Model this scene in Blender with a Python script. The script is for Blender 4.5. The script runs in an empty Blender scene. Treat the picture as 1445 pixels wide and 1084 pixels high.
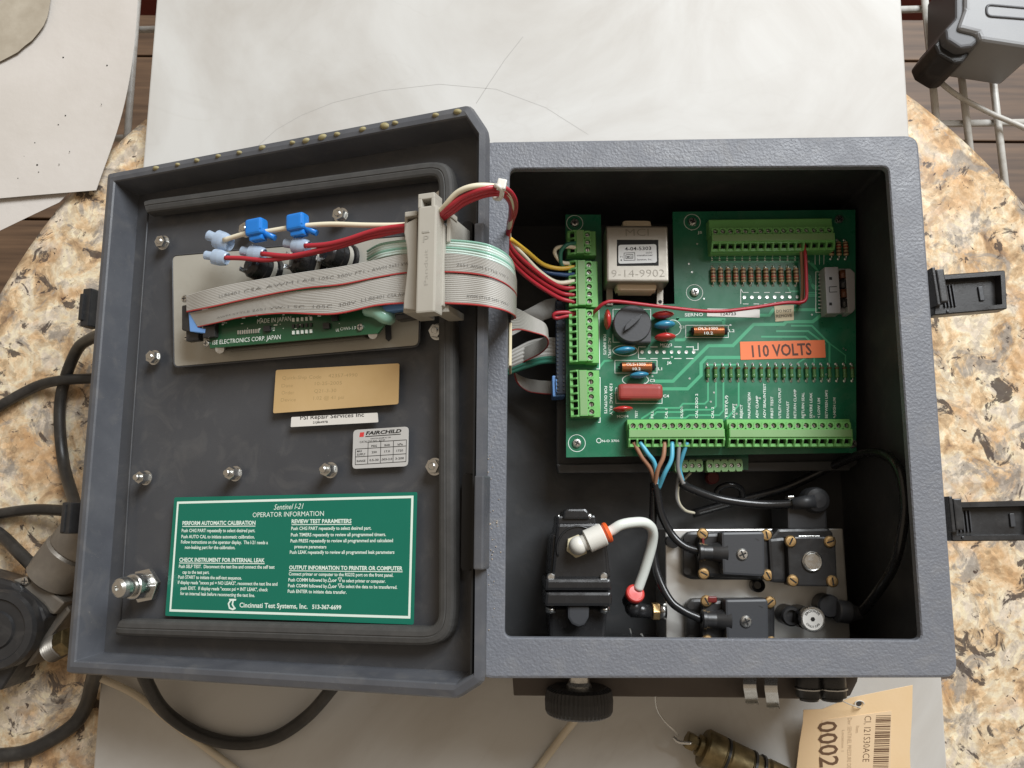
import bpy, bmesh, math, random
from mathutils import Vector as V, Matrix
random.seed(7)
# ------------------------------------------------------------------ camera, world, light
sc = bpy.context.scene
COL = sc.collection
W0, H0, FPX = 1445.0, 1084.0, 1180.0
TILT, ROLL, HC = 0.16005, 0.0065, 633.6            # radians, radians, mm above the granite
_f = V((0, math.sin(TILT), -math.cos(TILT)))
_r0 = V((1, 0, 0)); _u0 = V((0, math.cos(TILT), math.sin(TILT)))
_r = _r0*math.cos(ROLL) + _u0*math.sin(ROLL)
_u = _u0*math.cos(ROLL) - _r0*math.sin(ROLL)
CAM = V((0, 0, HC))
cd = bpy.data.cameras.new('camera'); cam = bpy.data.objects.new('camera', cd); COL.objects.link(cam)
cd.sensor_width = 36; cd.lens = 36*FPX/W0; cd.clip_start = 0.01; cd.clip_end = 50
cam.matrix_world = Matrix(((_r.x, _u.x, -_f.x, 0), (_r.y, _u.y, -_f.y, 0), (_r.z, _u.z, -_f.z, HC*.001), (0, 0, 0, 1)))
sc.camera = cam
wd = bpy.data.worlds.new('World'); sc.world = wd; wd.use_nodes = True
bg = wd.node_tree.nodes['Background']; bg.inputs[0].default_value = (1.0, .82, .63, 1); bg.inputs[1].default_value = 0.30
def area(name, loc, target, sx, sy, power, color):
    l = bpy.data.lights.new(name, 'AREA'); l.shape = 'RECTANGLE'; l.size = sx; l.size_y = sy; l.energy = power; l.color = color
    o = bpy.data.objects.new(name, l); COL.objects.link(o); o.location = loc
    o.rotation_euler = (V(target)-V(loc)).to_track_quat('-Z', 'Y').to_euler()
area('window_light', (1.55, 2.5, 3.05), (0.05, 0.05, .1), 2.1, 1.8, 215, (.93, .97, 1.0))
sc.view_settings.view_transform = 'Standard'; sc.view_settings.look = 'None'
sc.view_settings.exposure = 0.25; sc.view_settings.gamma = 1
sc.render.resolution_x = 1024; sc.render.resolution_y = 768
sc.render.engine = 'CYCLES'
# ------------------------------------------------------------------ placing helpers (millimetres)
def ray(px, py): return _f + _r*((px-722.5)/FPX) + _u*((542-py)/FPX)
def P(px, py, z):
    d = ray(px, py); return CAM + d*((z-HC)/d.z)
def onplane(o, n, px, py):
    d = ray(px, py); return CAM + d*((o-CAM).dot(n)/d.dot(n))
DA = 0.347; DO = V((-13.1, 0, 201.2))                # the open door: hinge line and slope
DU = V((math.cos(DA), 0, math.sin(DA))); DV = V((0, 1, 0)); DW = V((-math.sin(DA), 0, math.cos(DA)))
def D(px, py, w=-20.0): return onplane(DO + DW*w, DW, px, py)
def zp(z): return lambda x, y: P(x, y, z)
def dp(w): return lambda x, y: D(x, y, w)
def frame(o, x, z):                                   # 4x4 from origin, x axis, z axis
    z = z.normalized(); y = z.cross(x).normalized(); x = y.cross(z)
    return Matrix(((x.x, y.x, z.x, o.x), (x.y, y.y, z.y, o.y), (x.z, y.z, z.z, o.z), (0, 0, 0, 1)))
def T(v): return Matrix.Translation(V(v))
X, Y, Z = V((1, 0, 0)), V((0, 1, 0)), V((0, 0, 1))
def smooth_path(pts, k=8, closed=False):
    pts = [V(p) for p in pts]; n = len(pts); out = []
    for i in range(n if closed else n-1):
        p1, p2 = pts[i], pts[(i+1) % n]
        p0 = pts[i-1] if (i > 0 or closed) else p1*2-p2
        p3 = pts[(i+2) % n] if (i+2 < n or closed) else p2*2-p1
        for j in range(k):
            t = j/k
            out.append(.5*((2*p1)+(p2-p0)*t+(2*p0-5*p1+4*p2-p3)*t*t+(3*p1-p0-3*p2+p3)*t**3))
    if not closed: out.append(pts[-1])
    return out
class B:
    "collects shapes into one bmesh; mi is the material slot of what comes next"
    def __init__(s): s.bm = bmesh.new(); s.mi = 0
    def face(s, vs, smooth=False):
        try: f = s.bm.faces.new(vs)
        except ValueError: return None
        f.material_index = s.mi; f.smooth = smooth; return f
    def v(s, p): return s.bm.verts.new(p)
    def poly(s, pts): return s.face([s.v(p) for p in pts])
    def rings(s, rs, closed=True, cap0=True, cap1=True, smooth=False, loop=False):
        L = [[s.v(p) for p in r] for r in rs]; n = len(L[0])
        m = len(L)
        for a in range(m if loop else m-1):
            for i in range(n if closed else n-1):
                j = (i+1) % n; s.face((L[a][i], L[a][j], L[(a+1) % m][j], L[(a+1) % m][i]), smooth)
        if not loop:
            if cap0: s.face(L[0][::-1])
            if cap1: s.face(L[-1])
        return s
    def box(s, c, d, M=None, bev=0, seg=2, taper=1):
        t = bmesh.new(); bmesh.ops.create_cube(t, size=1)
        for w in t.verts:
            k = taper if w.co.z > 0 else 1
            w.co = V((w.co.x*d[0]*k, w.co.y*d[1]*k, w.co.z*d[2]))
        if bev: bmesh.ops.bevel(t, geom=t.edges[:], offset=min(bev, .49*min(d)), segments=seg, profile=.6, affect='EDGES')
        MM = (M if M is not None else Matrix()) @ T(c)
        s.merge(t, MM, bev > 0); return s
    def merge(s, t, M=None, smooth=False):
        mp = {}
        for w in t.verts: mp[w] = s.v(M @ w.co if M is not None else w.co)
        for f in t.faces:
            s.face([mp[w] for w in f.verts], smooth and False)
        t.free()
    def cyl(s, p0, p1, r0, r1=None, n=16, cap=True, smooth=True):
        p0, p1 = V(p0), V(p1); r1 = r0 if r1 is None else r1
        z = (p1-p0).normalized(); a = V((1, 0, 0)) if abs(z.x) < .8 else V((0, 1, 0))
        x = z.cross(a).normalized(); y = z.cross(x)
        rs = [[p+x*(r*math.cos(2*math.pi*i/n))+y*(r*math.sin(2*math.pi*i/n)) for i in range(n)] for p, r in ((p0, r0), (p1, r1))]
        return s.rings(rs, cap0=cap, cap1=cap, smooth=smooth)
    def lathe(s, prof, M=None, n=20, smooth=True, sharp=True):
        M = M if M is not None else Matrix()
        def ring(r, h): return [M @ V((max(r, .001)*math.cos(2*math.pi*i/n), max(r, .001)*math.sin(2*math.pi*i/n), h)) for i in range(n)]
        if sharp:
            for k in range(len(prof)-1):
                s.rings([ring(*prof[k]), ring(*prof[k+1])], cap0=False, cap1=False, smooth=smooth)
        else: s.rings([ring(*q) for q in prof], cap0=False, cap1=False, smooth=smooth)
        return s
    def tube(s, pts, r, n=8, k=6, closed=False, cap=True, raw=False):
        q = [V(p) for p in pts] if raw else smooth_path(pts, k, closed)
        rs = []; nx = None; m = len(q)
        for i, p in enumerate(q):
            a = q[(i-1) % m] if (closed or i > 0) else p; b = q[(i+1) % m] if (closed or i < m-1) else p
            t = (b-a).normalized()
            if nx is None: nx = t.cross(Z if abs(t.z) < .9 else X).normalized()
            nx = (nx-t*nx.dot(t)).normalized(); ny = t.cross(nx)
            rr = r(i/(m-1)) if callable(r) else r
            rs.append([p+nx*(rr*math.cos(2*math.pi*j/n))+ny*(rr*math.sin(2*math.pi*j/n)) for j in range(n)])
        return s.rings(rs, smooth=True, loop=closed, cap0=cap, cap1=cap)
    def prism(s, poly, h0, h1, M=None, bev=0, seg=2):
        t = bmesh.new(); n = len(poly)
        lo = [t.verts.new((p[0], p[1], h0)) for p in poly]; hi = [t.verts.new((p[0], p[1], h1)) for p in poly]
        t.faces.new(lo[::-1]); t.faces.new(hi)
        for i in range(n): t.faces.new((lo[i], lo[(i+1) % n], hi[(i+1) % n], hi[i]))
        bmesh.ops.recalc_face_normals(t, faces=t.faces[:])
        if bev: bmesh.ops.bevel(t, geom=t.edges[:], offset=bev, segments=seg, profile=.6, affect='EDGES')
        s.merge(t, M, bev > 0); return s
    def sheet(s, quad, th, nrm):
        "a thin slab with the four given top corners"
        q = [V(p) for p in quad]; lo = [p-nrm*th for p in q]
        return s.rings([lo, q])
def rrect(w, h, r, n=4, cx=0, cy=0):
    out = []
    for k, (sx, sy) in enumerate(((1, 1), (-1, 1), (-1, -1), (1, -1))):
        for i in range(n+1):
            a = math.pi/2*(k+i/n); out.append((cx+sx*(w/2-r)+r*math.cos(a), cy+sy*(h/2-r)+r*math.sin(a)))
    return out
def roundpoly(pts, r, n=4):
    "round the corners of a list of 3-D points lying in a plane"
    out = []; m = len(pts)
    for i in range(m):
        p = V(pts[i]); a = (V(pts[i-1])-p); b = (V(pts[(i+1) % m])-p)
        q0 = p+a.normalized()*min(r, a.length*.45); q1 = p+b.normalized()*min(r, b.length*.45)
        for j in range(n+1):
            t = j/n; out.append(q0*(1-t)**2+p*(2*t*(1-t))+q1*t*t)
    return out
def off_round(base, d, n, r, k):
    "inset first, then round the corners, so that loops never cross"
    return roundpoly(offset_loop(base, d, n), max(.35, r-d), k)
def offset_loop(pts, d, n):
    "inset a planar closed loop of 3-D points (counter-clockwise about n) by d"
    m = len(pts); out = []
    for i in range(m):
        a = (V(pts[i])-V(pts[i-1])).normalized(); b = (V(pts[(i+1) % m])-V(pts[i])).normalized()
        na = n.cross(a); nb = n.cross(b); k = (na+nb); k = k/max(.2, k.dot(na))
        out.append(V(pts[i])+k*d)
    return out
# ------------------------------------------------------------------ objects
MW = {}
def _mm(M):
    M = M.copy()
    for i in range(3): M[i][3] *= .001
    return M
def place(o, M, parent):
    MW[o.name] = M
    if parent is not None:
        o.parent = parent; o.matrix_basis = _mm(MW[parent.name].inverted() @ M)
    else: o.matrix_basis = _mm(M)
def to_mesh(name, b, mats):
    bm = b.bm; bmesh.ops.recalc_face_normals(bm, faces=bm.faces[:]) if not getattr(b, 'keep', False) else None
    for w in bm.verts: w.co *= .001
    me = bpy.data.meshes.new(name); bm.to_mesh(me); bm.free()
    for m in (mats if isinstance(mats, (list, tuple)) else [mats]): me.materials.append(m)
    return me
def tag(o, label=None, cat=None, group=None, kind=None):
    if label: o['label'] = label
    if cat: o['category'] = cat
    if group: o['group'] = group
    if kind: o['kind'] = kind
    return o
def thing(name, at, label, cat, group=None, M=None):
    o = bpy.data.objects.new(name, None); o.empty_display_size = .01; COL.objects.link(o)
    place(o, M if M is not None else T(at), None); return tag(o, label, cat, group)
def obj(name, b, mats, parent=None, M=None, label=None, cat=None, group=None, kind=None):
    "links one mesh object; without M the shapes in b are in world millimetres"
    if isinstance(b, B):
        if M is None:
            if parent is not None: M = MW[parent.name]
            else:
                lo = [min(w.co[i] for w in b.bm.verts) for i in range(3)]; hi = [max(w.co[i] for w in b.bm.verts) for i in range(3)]
                M = T(((lo[0]+hi[0])/2, (lo[1]+hi[1])/2, lo[2]))
            inv = M.inverted()
            for w in b.bm.verts: w.co = inv @ w.co
        me = to_mesh(name, b, mats)
    else: me = b
    o = bpy.data.objects.new(name, me); COL.objects.link(o); place(o, M, parent)
    return tag(o, label, cat, group, kind)
# ------------------------------------------------------------------ text
_tc = {}
def glyphs(s, bold=0.0, shear=0.0, mono=False):
    key = (s, bold, shear)
    if key in _tc: return _tc[key]
    c = bpy.data.curves.new('t', 'FONT'); c.body = s; c.size = 1; c.resolution_u = 2; c.offset = bold; c.shear = shear; c.fill_mode = 'FRONT'
    o = bpy.data.objects.new('t', c); me = o.to_mesh()
    vs = [(w.co.x, w.co.y) for w in me.vertices]; fs = [tuple(p.vertices) for p in me.polygons]
    o.to_mesh_clear(); bpy.data.objects.remove(o); bpy.data.curves.remove(c)
    _tc[key] = (vs, fs); return vs, fs
CAPH = .73
def maptext(b, s, fn, x0, x1, base, h, bold=0.0, shear=0.0):
    "write s between x0 and x1 on baseline `base` with capital height h; fn maps (x, y) to a point"
    vs, fs = glyphs(s, bold, shear)
    if not vs: return
    xa = min(q[0] for q in vs); xb = max(q[0] for q in vs); k = (x1-x0)/max(1e-6, xb-xa)
    w = [b.v(fn(x0+(x-xa)*k, base+y*h/CAPH)) for x, y in vs]
    for f in fs: b.face([w[i] for i in f])
def ptext(b, s, plane, p0, p1, hpx, nrm, bold=0.0, shear=0.0, lift=.12):
    "text on a surface between two pixels of the photograph's baseline"
    a, c = plane(*p0), plane(*p1); ex = (c-a); L = ex.length; ex /= L; ey = nrm.cross(ex).normalized()
    d = (p1[0]-p0[0], p1[1]-p0[1]); l = math.hypot(*d); up = (d[1]/l, -d[0]/l)
    h = (plane(p0[0]+up[0]*hpx, p0[1]+up[1]*hpx)-a).length
    maptext(b, s, lambda x, y: a+ex*x+ey*y+nrm*lift, 0, L, 0, h, bold, shear)
def pline(b, plane, pts, wpx, nrm, lift=.1):
    "a flat painted or etched line through pixels"
    q = [plane(*p)+nrm*lift for p in pts]; s = (plane(pts[0][0]+wpx, pts[0][1])-plane(*pts[0])).length/2
    L = []
    for i, p in enumerate(q):
        a = (p-q[i-1]).normalized() if i else (q[1]-p).normalized()
        c = (q[i+1]-p).normalized() if i < len(q)-1 else a
        n = nrm.cross(a)+nrm.cross(c); n = n/max(.4, n.dot(nrm.cross(a)))
        L.append((b.v(p+n*s), b.v(p-n*s)))
    for i in range(len(L)-1): b.face((L[i][0], L[i][1], L[i+1][1], L[i+1][0]))
def pring(b, c, r0, r1, nrm, n=20, x=X):
    x = (x-nrm*x.dot(nrm)).normalized(); y = nrm.cross(x)
    def R(r): return [b.v(c+x*(r*math.cos(2*math.pi*i/n))+y*(r*math.sin(2*math.pi*i/n))) for i in range(n)]
    if r0 <= 0: b.face(R(r1)); return
    A, C = R(r0), R(r1)
    for i in range(n): b.face((A[i], C[i], C[(i+1) % n], A[(i+1) % n]))
# ------------------------------------------------------------------ materials
def mat(name, col, rough=.5, metal=0.0, bump=None, var=None, spec=.5, trans=0.0, coat=0.0, sss=0.0, scuff=None, alpha=1.0, dust=None):
    m = bpy.data.materials.new(name); m.use_nodes = True; nt = m.node_tree; N = nt.nodes; K = nt.links
    p = N['Principled BSDF']; p.inputs['Base Color'].default_value = (*col, 1); p.inputs['Roughness'].default_value = rough
    p.inputs['Metallic'].default_value = metal; p.inputs['Specular IOR Level'].default_value = spec
    p.inputs['Transmission Weight'].default_value = trans; p.inputs['Coat Weight'].default_value = coat
    if sss: p.inputs['Subsurface Weight'].default_value = sss; p.inputs['Subsurface Radius'].default_value = (.003, .003, .003)
    p.inputs['Alpha'].default_value = alpha
    tc = N.new('ShaderNodeTexCoord')
    def noise(scale, det=3, rg=.55, dist=0):
        n = N.new('ShaderNodeTexNoise'); n.inputs['Scale'].default_value = scale; n.inputs['Detail'].default_value = det
        n.inputs['Roughness'].default_value = rg; n.inputs['Distortion'].default_value = dist
        K.new(tc.outputs['Object'], n.inputs['Vector']); return n
    if var:                                           # (scale, second colour, low, high)
        n = noise(var[0], 5, .6); r = N.new('ShaderNodeMapRange'); r.inputs[1].default_value = var[2]; r.inputs[2].default_value = var[3]
        K.new(n.outputs['Fac'], r.inputs[0])
        x = N.new('ShaderNodeMix'); x.data_type = 'RGBA'; x.inputs[6].default_value = (*col, 1); x.inputs[7].default_value = (*var[1], 1)
        K.new(r.outputs[0], x.inputs[0]); K.new(x.outputs[2], p.inputs['Base Color'])
    if dust:                                          # (scale, threshold, colour): specks and smears of dirt
        src = p.inputs['Base Color'].links[0].from_socket if p.inputs['Base Color'].links else None
        fac = None
        for sc_, th, amt in ((dust[0], dust[1], .55), (dust[0]*.06, .52, .16)):
            n = noise(sc_, 4, .6, 1.2 if sc_ < 100 else 0); r = N.new('ShaderNodeMapRange'); r.inputs[1].default_value = th; r.inputs[2].default_value = th+(.05 if sc_ > 100 else .2); r.inputs[4].default_value = amt
            K.new(n.outputs['Fac'], r.inputs[0]); x = N.new('ShaderNodeMix'); x.data_type = 'RGBA'; x.inputs[6].default_value = (*col, 1); x.inputs[7].default_value = (*dust[2], 1)
            if src: K.new(src, x.inputs[6])
            K.new(r.outputs[0], x.inputs[0]); src = x.outputs[2]
        K.new(src, p.inputs['Base Color'])
    if scuff:                                         # (scale, low, high): uneven gloss
        n = noise(scuff[0], 6, .65); r = N.new('ShaderNodeMapRange'); r.inputs[1].default_value = .3; r.inputs[2].default_value = .7
        r.inputs[3].default_value = scuff[1]; r.inputs[4].default_value = scuff[2]
        K.new(n.outputs['Fac'], r.inputs[0]); K.new(r.outputs[0], p.inputs['Roughness'])
    if bump:                                          # (scale, distance in mm, detail)
        n = noise(bump[0], bump[2] if len(bump) > 2 else 2, .5)
        bp = N.new('ShaderNodeBump'); bp.inputs['Strength'].default_value = 1; bp.inputs['Distance'].default_value = bump[1]*.001
        K.new(n.outputs['Fac'], bp.inputs['Height']); K.new(bp.outputs[0], p.inputs['Normal'])
    return m
M_box = mat('grey_fibreglass', (.140, .149, .172), .5, bump=(620, .4, 2), var=(25, (.158, .166, .188), .35, .7), scuff=(60, .40, .6), dust=(900, .70, (.30, .29, .27)))
M_boxin = mat('black_box_interior', (.046, .048, .051), .42, bump=(300, .05), scuff=(40, .28, .55), dust=(700, .70, (.15, .14, .13)))
M_door = mat('grey_door_moulding', (.052, .055, .062), .5, var=(18, (.066, .068, .074), .35, .7), bump=(1500, .05), scuff=(35, .33, .62), dust=(800, .69, (.20, .19, .175)))
M_rim = mat('grey_door_rim', (.074, .079, .091), .42, var=(30, (.10, .105, .117), .4, .75), bump=(1200, .05), scuff=(50, .28, .58), dust=(700, .68, (.24, .225, .20)))
M_gasket = mat('foam_gasket', (.046, .045, .043), .75, bump=(1800, .08), var=(120, (.060, .058, .055), .4, .7))
M_black = mat('black_plastic', (.021, .021, .022), .36, bump=(900, .04), scuff=(80, .24, .5), dust=(900, .69, (.13, .12, .11)))
M_blackgl = mat('black_glossy_plastic', (.018, .018, .019), .22, scuff=(120, .15, .35), bump=(250, .04))
M_cable = mat('black_cable_jacket', (.016, .016, .017), .25, scuff=(90, .16, .34))
M_cord = mat('matte_black_cord', (.018, .017, .016), .42, var=(90, (.035, .033, .03), .45, .75), dust=(600, .68, (.14, .12, .10)))
M_dgrey = mat('dark_grey_plastic', (.045, .047, .052), .42, bump=(700, .04))
M_steel = mat('zinc_steel', (.62, .62, .60), .28, 1.0, scuff=(300, .18, .4))
M_dark = mat('dark_recess', (.006, .006, .006), .7)
M_brass = mat('brass_screw', (.72, .50, .24), .32, 1.0, scuff=(250, .22, .45), var=(200, (.55, .36, .18), .4, .7))
M_alu = mat('machined_aluminium', (.66, .65, .62), .38, .85, bump=(400, .02), scuff=(60, .3, .5))
M_plate = mat('beige_grey_plate', (.40, .385, .335), .5, .1, var=(20, (.45, .435, .38), .35, .7), dust=(600, .68, (.26, .24, .2)))
M_pcb = mat('green_solder_mask', (.012, .140, .072), .3, coat=.25, var=(40, (.016, .165, .086), .3, .7), scuff=(50, .2, .45), dust=(1000, .71, (.16, .26, .19)))
M_trace = mat('copper_under_mask', (.07, .37, .20), .3, coat=.2)
M_silk = mat('white_silkscreen', (.78, .84, .79), .5)
M_pcb2 = mat('display_board_mask', (.012, .075, .032), .35, coat=.2, var=(60, (.02, .095, .04), .3, .7))
M_tb = mat('green_terminal_plastic', (.165, .44, .13), .35, sss=.08, var=(60, (.185, .48, .15), .3, .7))
M_tbd = mat('green_terminal_strip', (.20, .36, .15), .4, var=(60, (.22, .39, .17), .3, .7))
M_solder = mat('solder_pad', (.75, .76, .74), .3, .9)
M_tan = mat('resistor_body', (.50, .36, .20), .4)
M_band1 = mat('resistor_band_brown', (.10, .035, .015), .4)
M_band2 = mat('resistor_band_red', (.35, .04, .02), .4)
M_glass = mat('green_diode_glass', (.10, .24, .08), .15, trans=.2, coat=.3)
M_mov = mat('red_epoxy', (.50, .035, .03), .25, coat=.3, var=(300, (.42, .03, .03), .3, .7))
M_cblue = mat('blue_epoxy', (.035, .25, .40), .25, coat=.3, var=(300, (.03, .21, .36), .3, .7))
M_film = mat('brick_red_film_capacitor', (.36, .06, .05), .3, coat=.3, var=(150, (.31, .05, .045), .3, .7))
M_copper = mat('enamelled_copper', (.62, .26, .12), .3, .8)
M_orange = mat('orange_paper', (.85, .20, .07), .6, bump=(900, .03))
M_ink = mat('black_ink', (.012, .011, .010), .6)
M_inkbr = mat('dark_brown_ink', (.10, .035, .02), .6)
M_paper = mat('white_label_paper', (.74, .72, .68), .5, var=(60, (.68, .66, .62), .35, .7))
M_beige = mat('beige_label_paper', (.62, .54, .36), .55, var=(80, (.56, .48, .32), .35, .7))
M_gold = mat('gold_foil_label', (.66, .46, .22), .42, .35, bump=(700, .02), var=(25, (.72, .52, .27), .35, .7))
M_faint = mat('faded_gold_print', (.42, .30, .14), .5)
M_silver = mat('silver_foil_label', (.56, .56, .55), .45, .2)
M_redink = mat('red_ink', (.65, .05, .05), .5)
M_green = mat('green_printed_label', (.002, .150, .098), .4, var=(15, (.003, .162, .107), .35, .7), bump=(1500, .015))
M_mint = mat('mint_white_ink', (.74, .86, .78), .45)
M_rib = mat('grey_ribbon_vinyl', (.48, .47, .44), .42, var=(50, (.44, .43, .40), .35, .7))
M_ribred = mat('red_ribbon_edge', (.46, .05, .05), .42)
M_ribteal = mat('clear_teal_ribbon', (.28, .52, .42), .25, coat=.3)
M_ribpale = mat('clear_pale_ribbon', (.62, .76, .70), .22, coat=.4)
M_wred = mat('red_wire', (.42, .025, .04), .38)
M_wcream = mat('cream_wire', (.76, .70, .54), .42)
M_wyel = mat('yellow_wire', (.72, .46, .06), .4)
M_wblue = mat('dark_blue_wire', (.025, .07, .18), .4)
M_wlb = mat('light_blue_wire', (.10, .42, .58), .38)
M_wbr = mat('brown_wire', (.34, .17, .10), .42)
M_wgrey = mat('grey_wire', (.30, .29, .28), .42)
M_wgreen = mat('green_wire', (.03, .16, .11), .4)
M_clip = mat('warm_grey_clip', (.44, .42, .37), .42, bump=(500, .02), var=(30, (.40, .38, .33), .35, .7))
M_blue = mat('blue_splice_plastic', (.015, .19, .62), .3, sss=.05)
M_pale = mat('pale_blue_nylon', (.52, .64, .80), .28, trans=.35, sss=.1)
M_bidc = mat('blue_socket', (.14, .30, .62), .35)
M_navy = mat('navy_socket', (.008, .016, .034), .45)
M_tubew = mat('milky_tube', (.74, .77, .72), .3, sss=.3)
M_white = mat('white_nylon', (.72, .70, .64), .4, sss=.15)
M_owhite = mat('cream_nylon', (.70, .62, .42), .45)
M_ocol = mat('orange_collar', (.85, .13, .03), .38)
M_rcol = mat('red_collar', (.55, .04, .03), .35)
M_nickel = mat('brushed_tin_shell', (.34, .315, .275), .45, .85, bump=(350, .03, 4), scuff=(60, .3, .55))
M_emb = mat('stamped_edge', (.22, .20, .17), .5, .6)
M_coilt = mat('cream_coil_tape', (.62, .52, .38), .5)
M_glue = mat('yellowed_glue', (.30, .26, .13), .55, bump=(900, .2))
M_bronze = mat('worn_bronze', (.26, .20, .10), .4, .8, scuff=(150, .3, .6), var=(120, (.10, .08, .04), .35, .7))
M_tagp = mat('manila_tag', (.86, .63, .37), .6, var=(18, (.90, .68, .43), .35, .7), bump=(600, .04))
M_tagl = mat('tag_label', (.84, .64, .42), .55)
M_taginkg = mat('faded_tag_print', (.52, .38, .24), .6)
M_taginkb = mat('tag_brown_print', (.16, .09, .05), .6)
M_beigetube = mat('aged_clear_tube', (.72, .63, .48), .3, trans=.3)
M_wirew = mat('white_coated_wire', (.56, .55, .52), .42, var=(120, (.42, .40, .36), .45, .75), bump=(400, .1))
M_greyc = mat('grey_case_plastic', (.23, .235, .245), .45, bump=(900, .05), var=(20, (.26, .265, .27), .35, .7))
M_greycd = mat('dark_grey_case_plastic', (.09, .092, .10), .5, bump=(900, .05))
M_red = mat('dark_red_wood', (.14, .018, .014), .5, bump=(120, .2))
M_sheet = mat('white_paper_sheet', (.565, .53, .495), .6, bump=(140, .2, 6), var=(14, (.51, .475, .435), .35, .7))
M_stain = mat('grey_brown_stain', (.33, .285, .22), .65, var=(45, (.42, .375, .30), .35, .7), bump=(200, .1, 6))
M_valveg = mat('grey_brown_metal', (.20, .18, .155), .45, .5, scuff=(80, .35, .6), var=(60, (.26, .235, .2), .4, .7))
def granite():
    m = bpy.data.materials.new('tan_granite'); m.use_nodes = True; nt = m.node_tree; N = nt.nodes; K = nt.links
    p = N['Principled BSDF']; tc = N.new('ShaderNodeTexCoord')
    def noise(s, d, r, ds, off=0):
        mp = N.new('ShaderNodeMapping'); mp.inputs['Location'].default_value = (off, off*.7, 0); K.new(tc.outputs['Object'], mp.inputs[0])
        n = N.new('ShaderNodeTexNoise'); n.inputs['Scale'].default_value = s; n.inputs['Detail'].default_value = d
        n.inputs['Roughness'].default_value = r; n.inputs['Distortion'].default_value = ds; K.new(mp.outputs[0], n.inputs['Vector']); return n.outputs['Fac']
    def ramp(src, st):
        r = N.new('ShaderNodeValToRGB'); e = r.color_ramp.elements
        while len(e) < len(st): e.new(.5)
        for i, (q, c) in enumerate(st): e[i].position = q; e[i].color = (*c, 1)
        K.new(src, r.inputs[0]); return r.outputs[0]
    def mix(f, a, b):
        x = N.new('ShaderNodeMix'); x.data_type = 'RGBA'; K.new(f, x.inputs[0])
        for i, s in ((6, a), (7, b)):
            if isinstance(s, tuple): x.inputs[i].default_value = (*s, 1)
            else: K.new(s, x.inputs[i])
        return x.outputs[2]
    base = ramp(noise(38, 9, .66, .6), [(.30, (.16, .105, .07)), (.38, (.33, .22, .125)), (.45, (.47, .34, .205)), (.53, (.57, .47, .335)), (.60, (.47, .41, .335)), (.72, (.50, .375, .235))])
    orange = mix(ramp(noise(20, 8, .62, .8, 3), [(.51, (0, 0, 0)), (.63, (.7, .7, .7))]), base, (.39, .225, .105))
    grey = mix(ramp(noise(34, 10, .70, 1.0, 7), [(.525, (0, 0, 0)), (.60, (.85, .85, .85))]), orange, (.225, .20, .175))
    vo = N.new('ShaderNodeTexVoronoi'); vo.inputs['Scale'].default_value = 210; vo.inputs['Detail'].default_value = 2; K.new(tc.outputs['Object'], vo.inputs['Vector'])
    bw = N.new('ShaderNodeRGBToBW'); K.new(vo.outputs['Color'], bw.inputs[0])
    cr = N.new('ShaderNodeMix'); cr.data_type = 'RGBA'; cr.blend_type = 'OVERLAY'; cr.inputs[0].default_value = .3; K.new(grey, cr.inputs[6]); K.new(bw.outputs[0], cr.inputs[7])
    dark = mix(ramp(noise(50, 9, .66, .9, 11), [(.575, (0, 0, 0)), (.61, (.9, .9, .9))]), cr.outputs[2], (.06, .046, .042))
    dots = mix(ramp(noise(190, 3, .5, .5, 17), [(.70, (0, 0, 0)), (.72, (.9, .9, .9))]), dark, (.05, .03, .025))
    K.new(dots, p.inputs['Base Color']); p.inputs['Roughness'].default_value = .18
    return m
def marble():
    m = bpy.data.materials.new('white_marble'); m.use_nodes = True; nt = m.node_tree; N = nt.nodes; K = nt.links
    p = N['Principled BSDF']; tc = N.new('ShaderNodeTexCoord')
    n = N.new('ShaderNodeTexNoise'); n.inputs['Scale'].default_value = 4.5; n.inputs['Detail'].default_value = 7; n.inputs['Distortion'].default_value = 1.2; n.inputs['Roughness'].default_value = .6
    K.new(tc.outputs['Object'], n.inputs['Vector'])
    r = N.new('ShaderNodeValToRGB'); e = r.color_ramp.elements; e[0].position = .30; e[0].color = (.40, .375, .34, 1); e[1].position = .60; e[1].color = (.55, .545, .525, 1)
    K.new(n.outputs['Fac'], r.inputs[0])
    n2 = N.new('ShaderNodeTexNoise'); n2.inputs['Scale'].default_value = 2.0; n2.inputs['Detail'].default_value = 4; n2.inputs['Distortion'].default_value = 2.5
    K.new(tc.outputs['Object'], n2.inputs['Vector'])
    a = N.new('ShaderNodeMath'); a.operation = 'SUBTRACT'; a.inputs[1].default_value = .5; K.new(n2.outputs['Fac'], a.inputs[0])
    ab = N.new('ShaderNodeMath'); ab.operation = 'ABSOLUTE'; K.new(a.outputs[0], ab.inputs[0])
    mr = N.new('ShaderNodeMapRange'); mr.inputs[1].default_value = 0; mr.inputs[2].default_value = .004; mr.inputs[3].default_value = .10; mr.inputs[4].default_value = 0; K.new(ab.outputs[0], mr.inputs[0])
    x = N.new('ShaderNodeMix'); x.data_type = 'RGBA'; x.inputs[7].default_value = (.38, .36, .33, 1); K.new(mr.outputs[0], x.inputs[0]); K.new(r.outputs[0], x.inputs[6])
    K.new(x.outputs[2], p.inputs['Base Color']); p.inputs['Roughness'].default_value = .5
    return m
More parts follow.
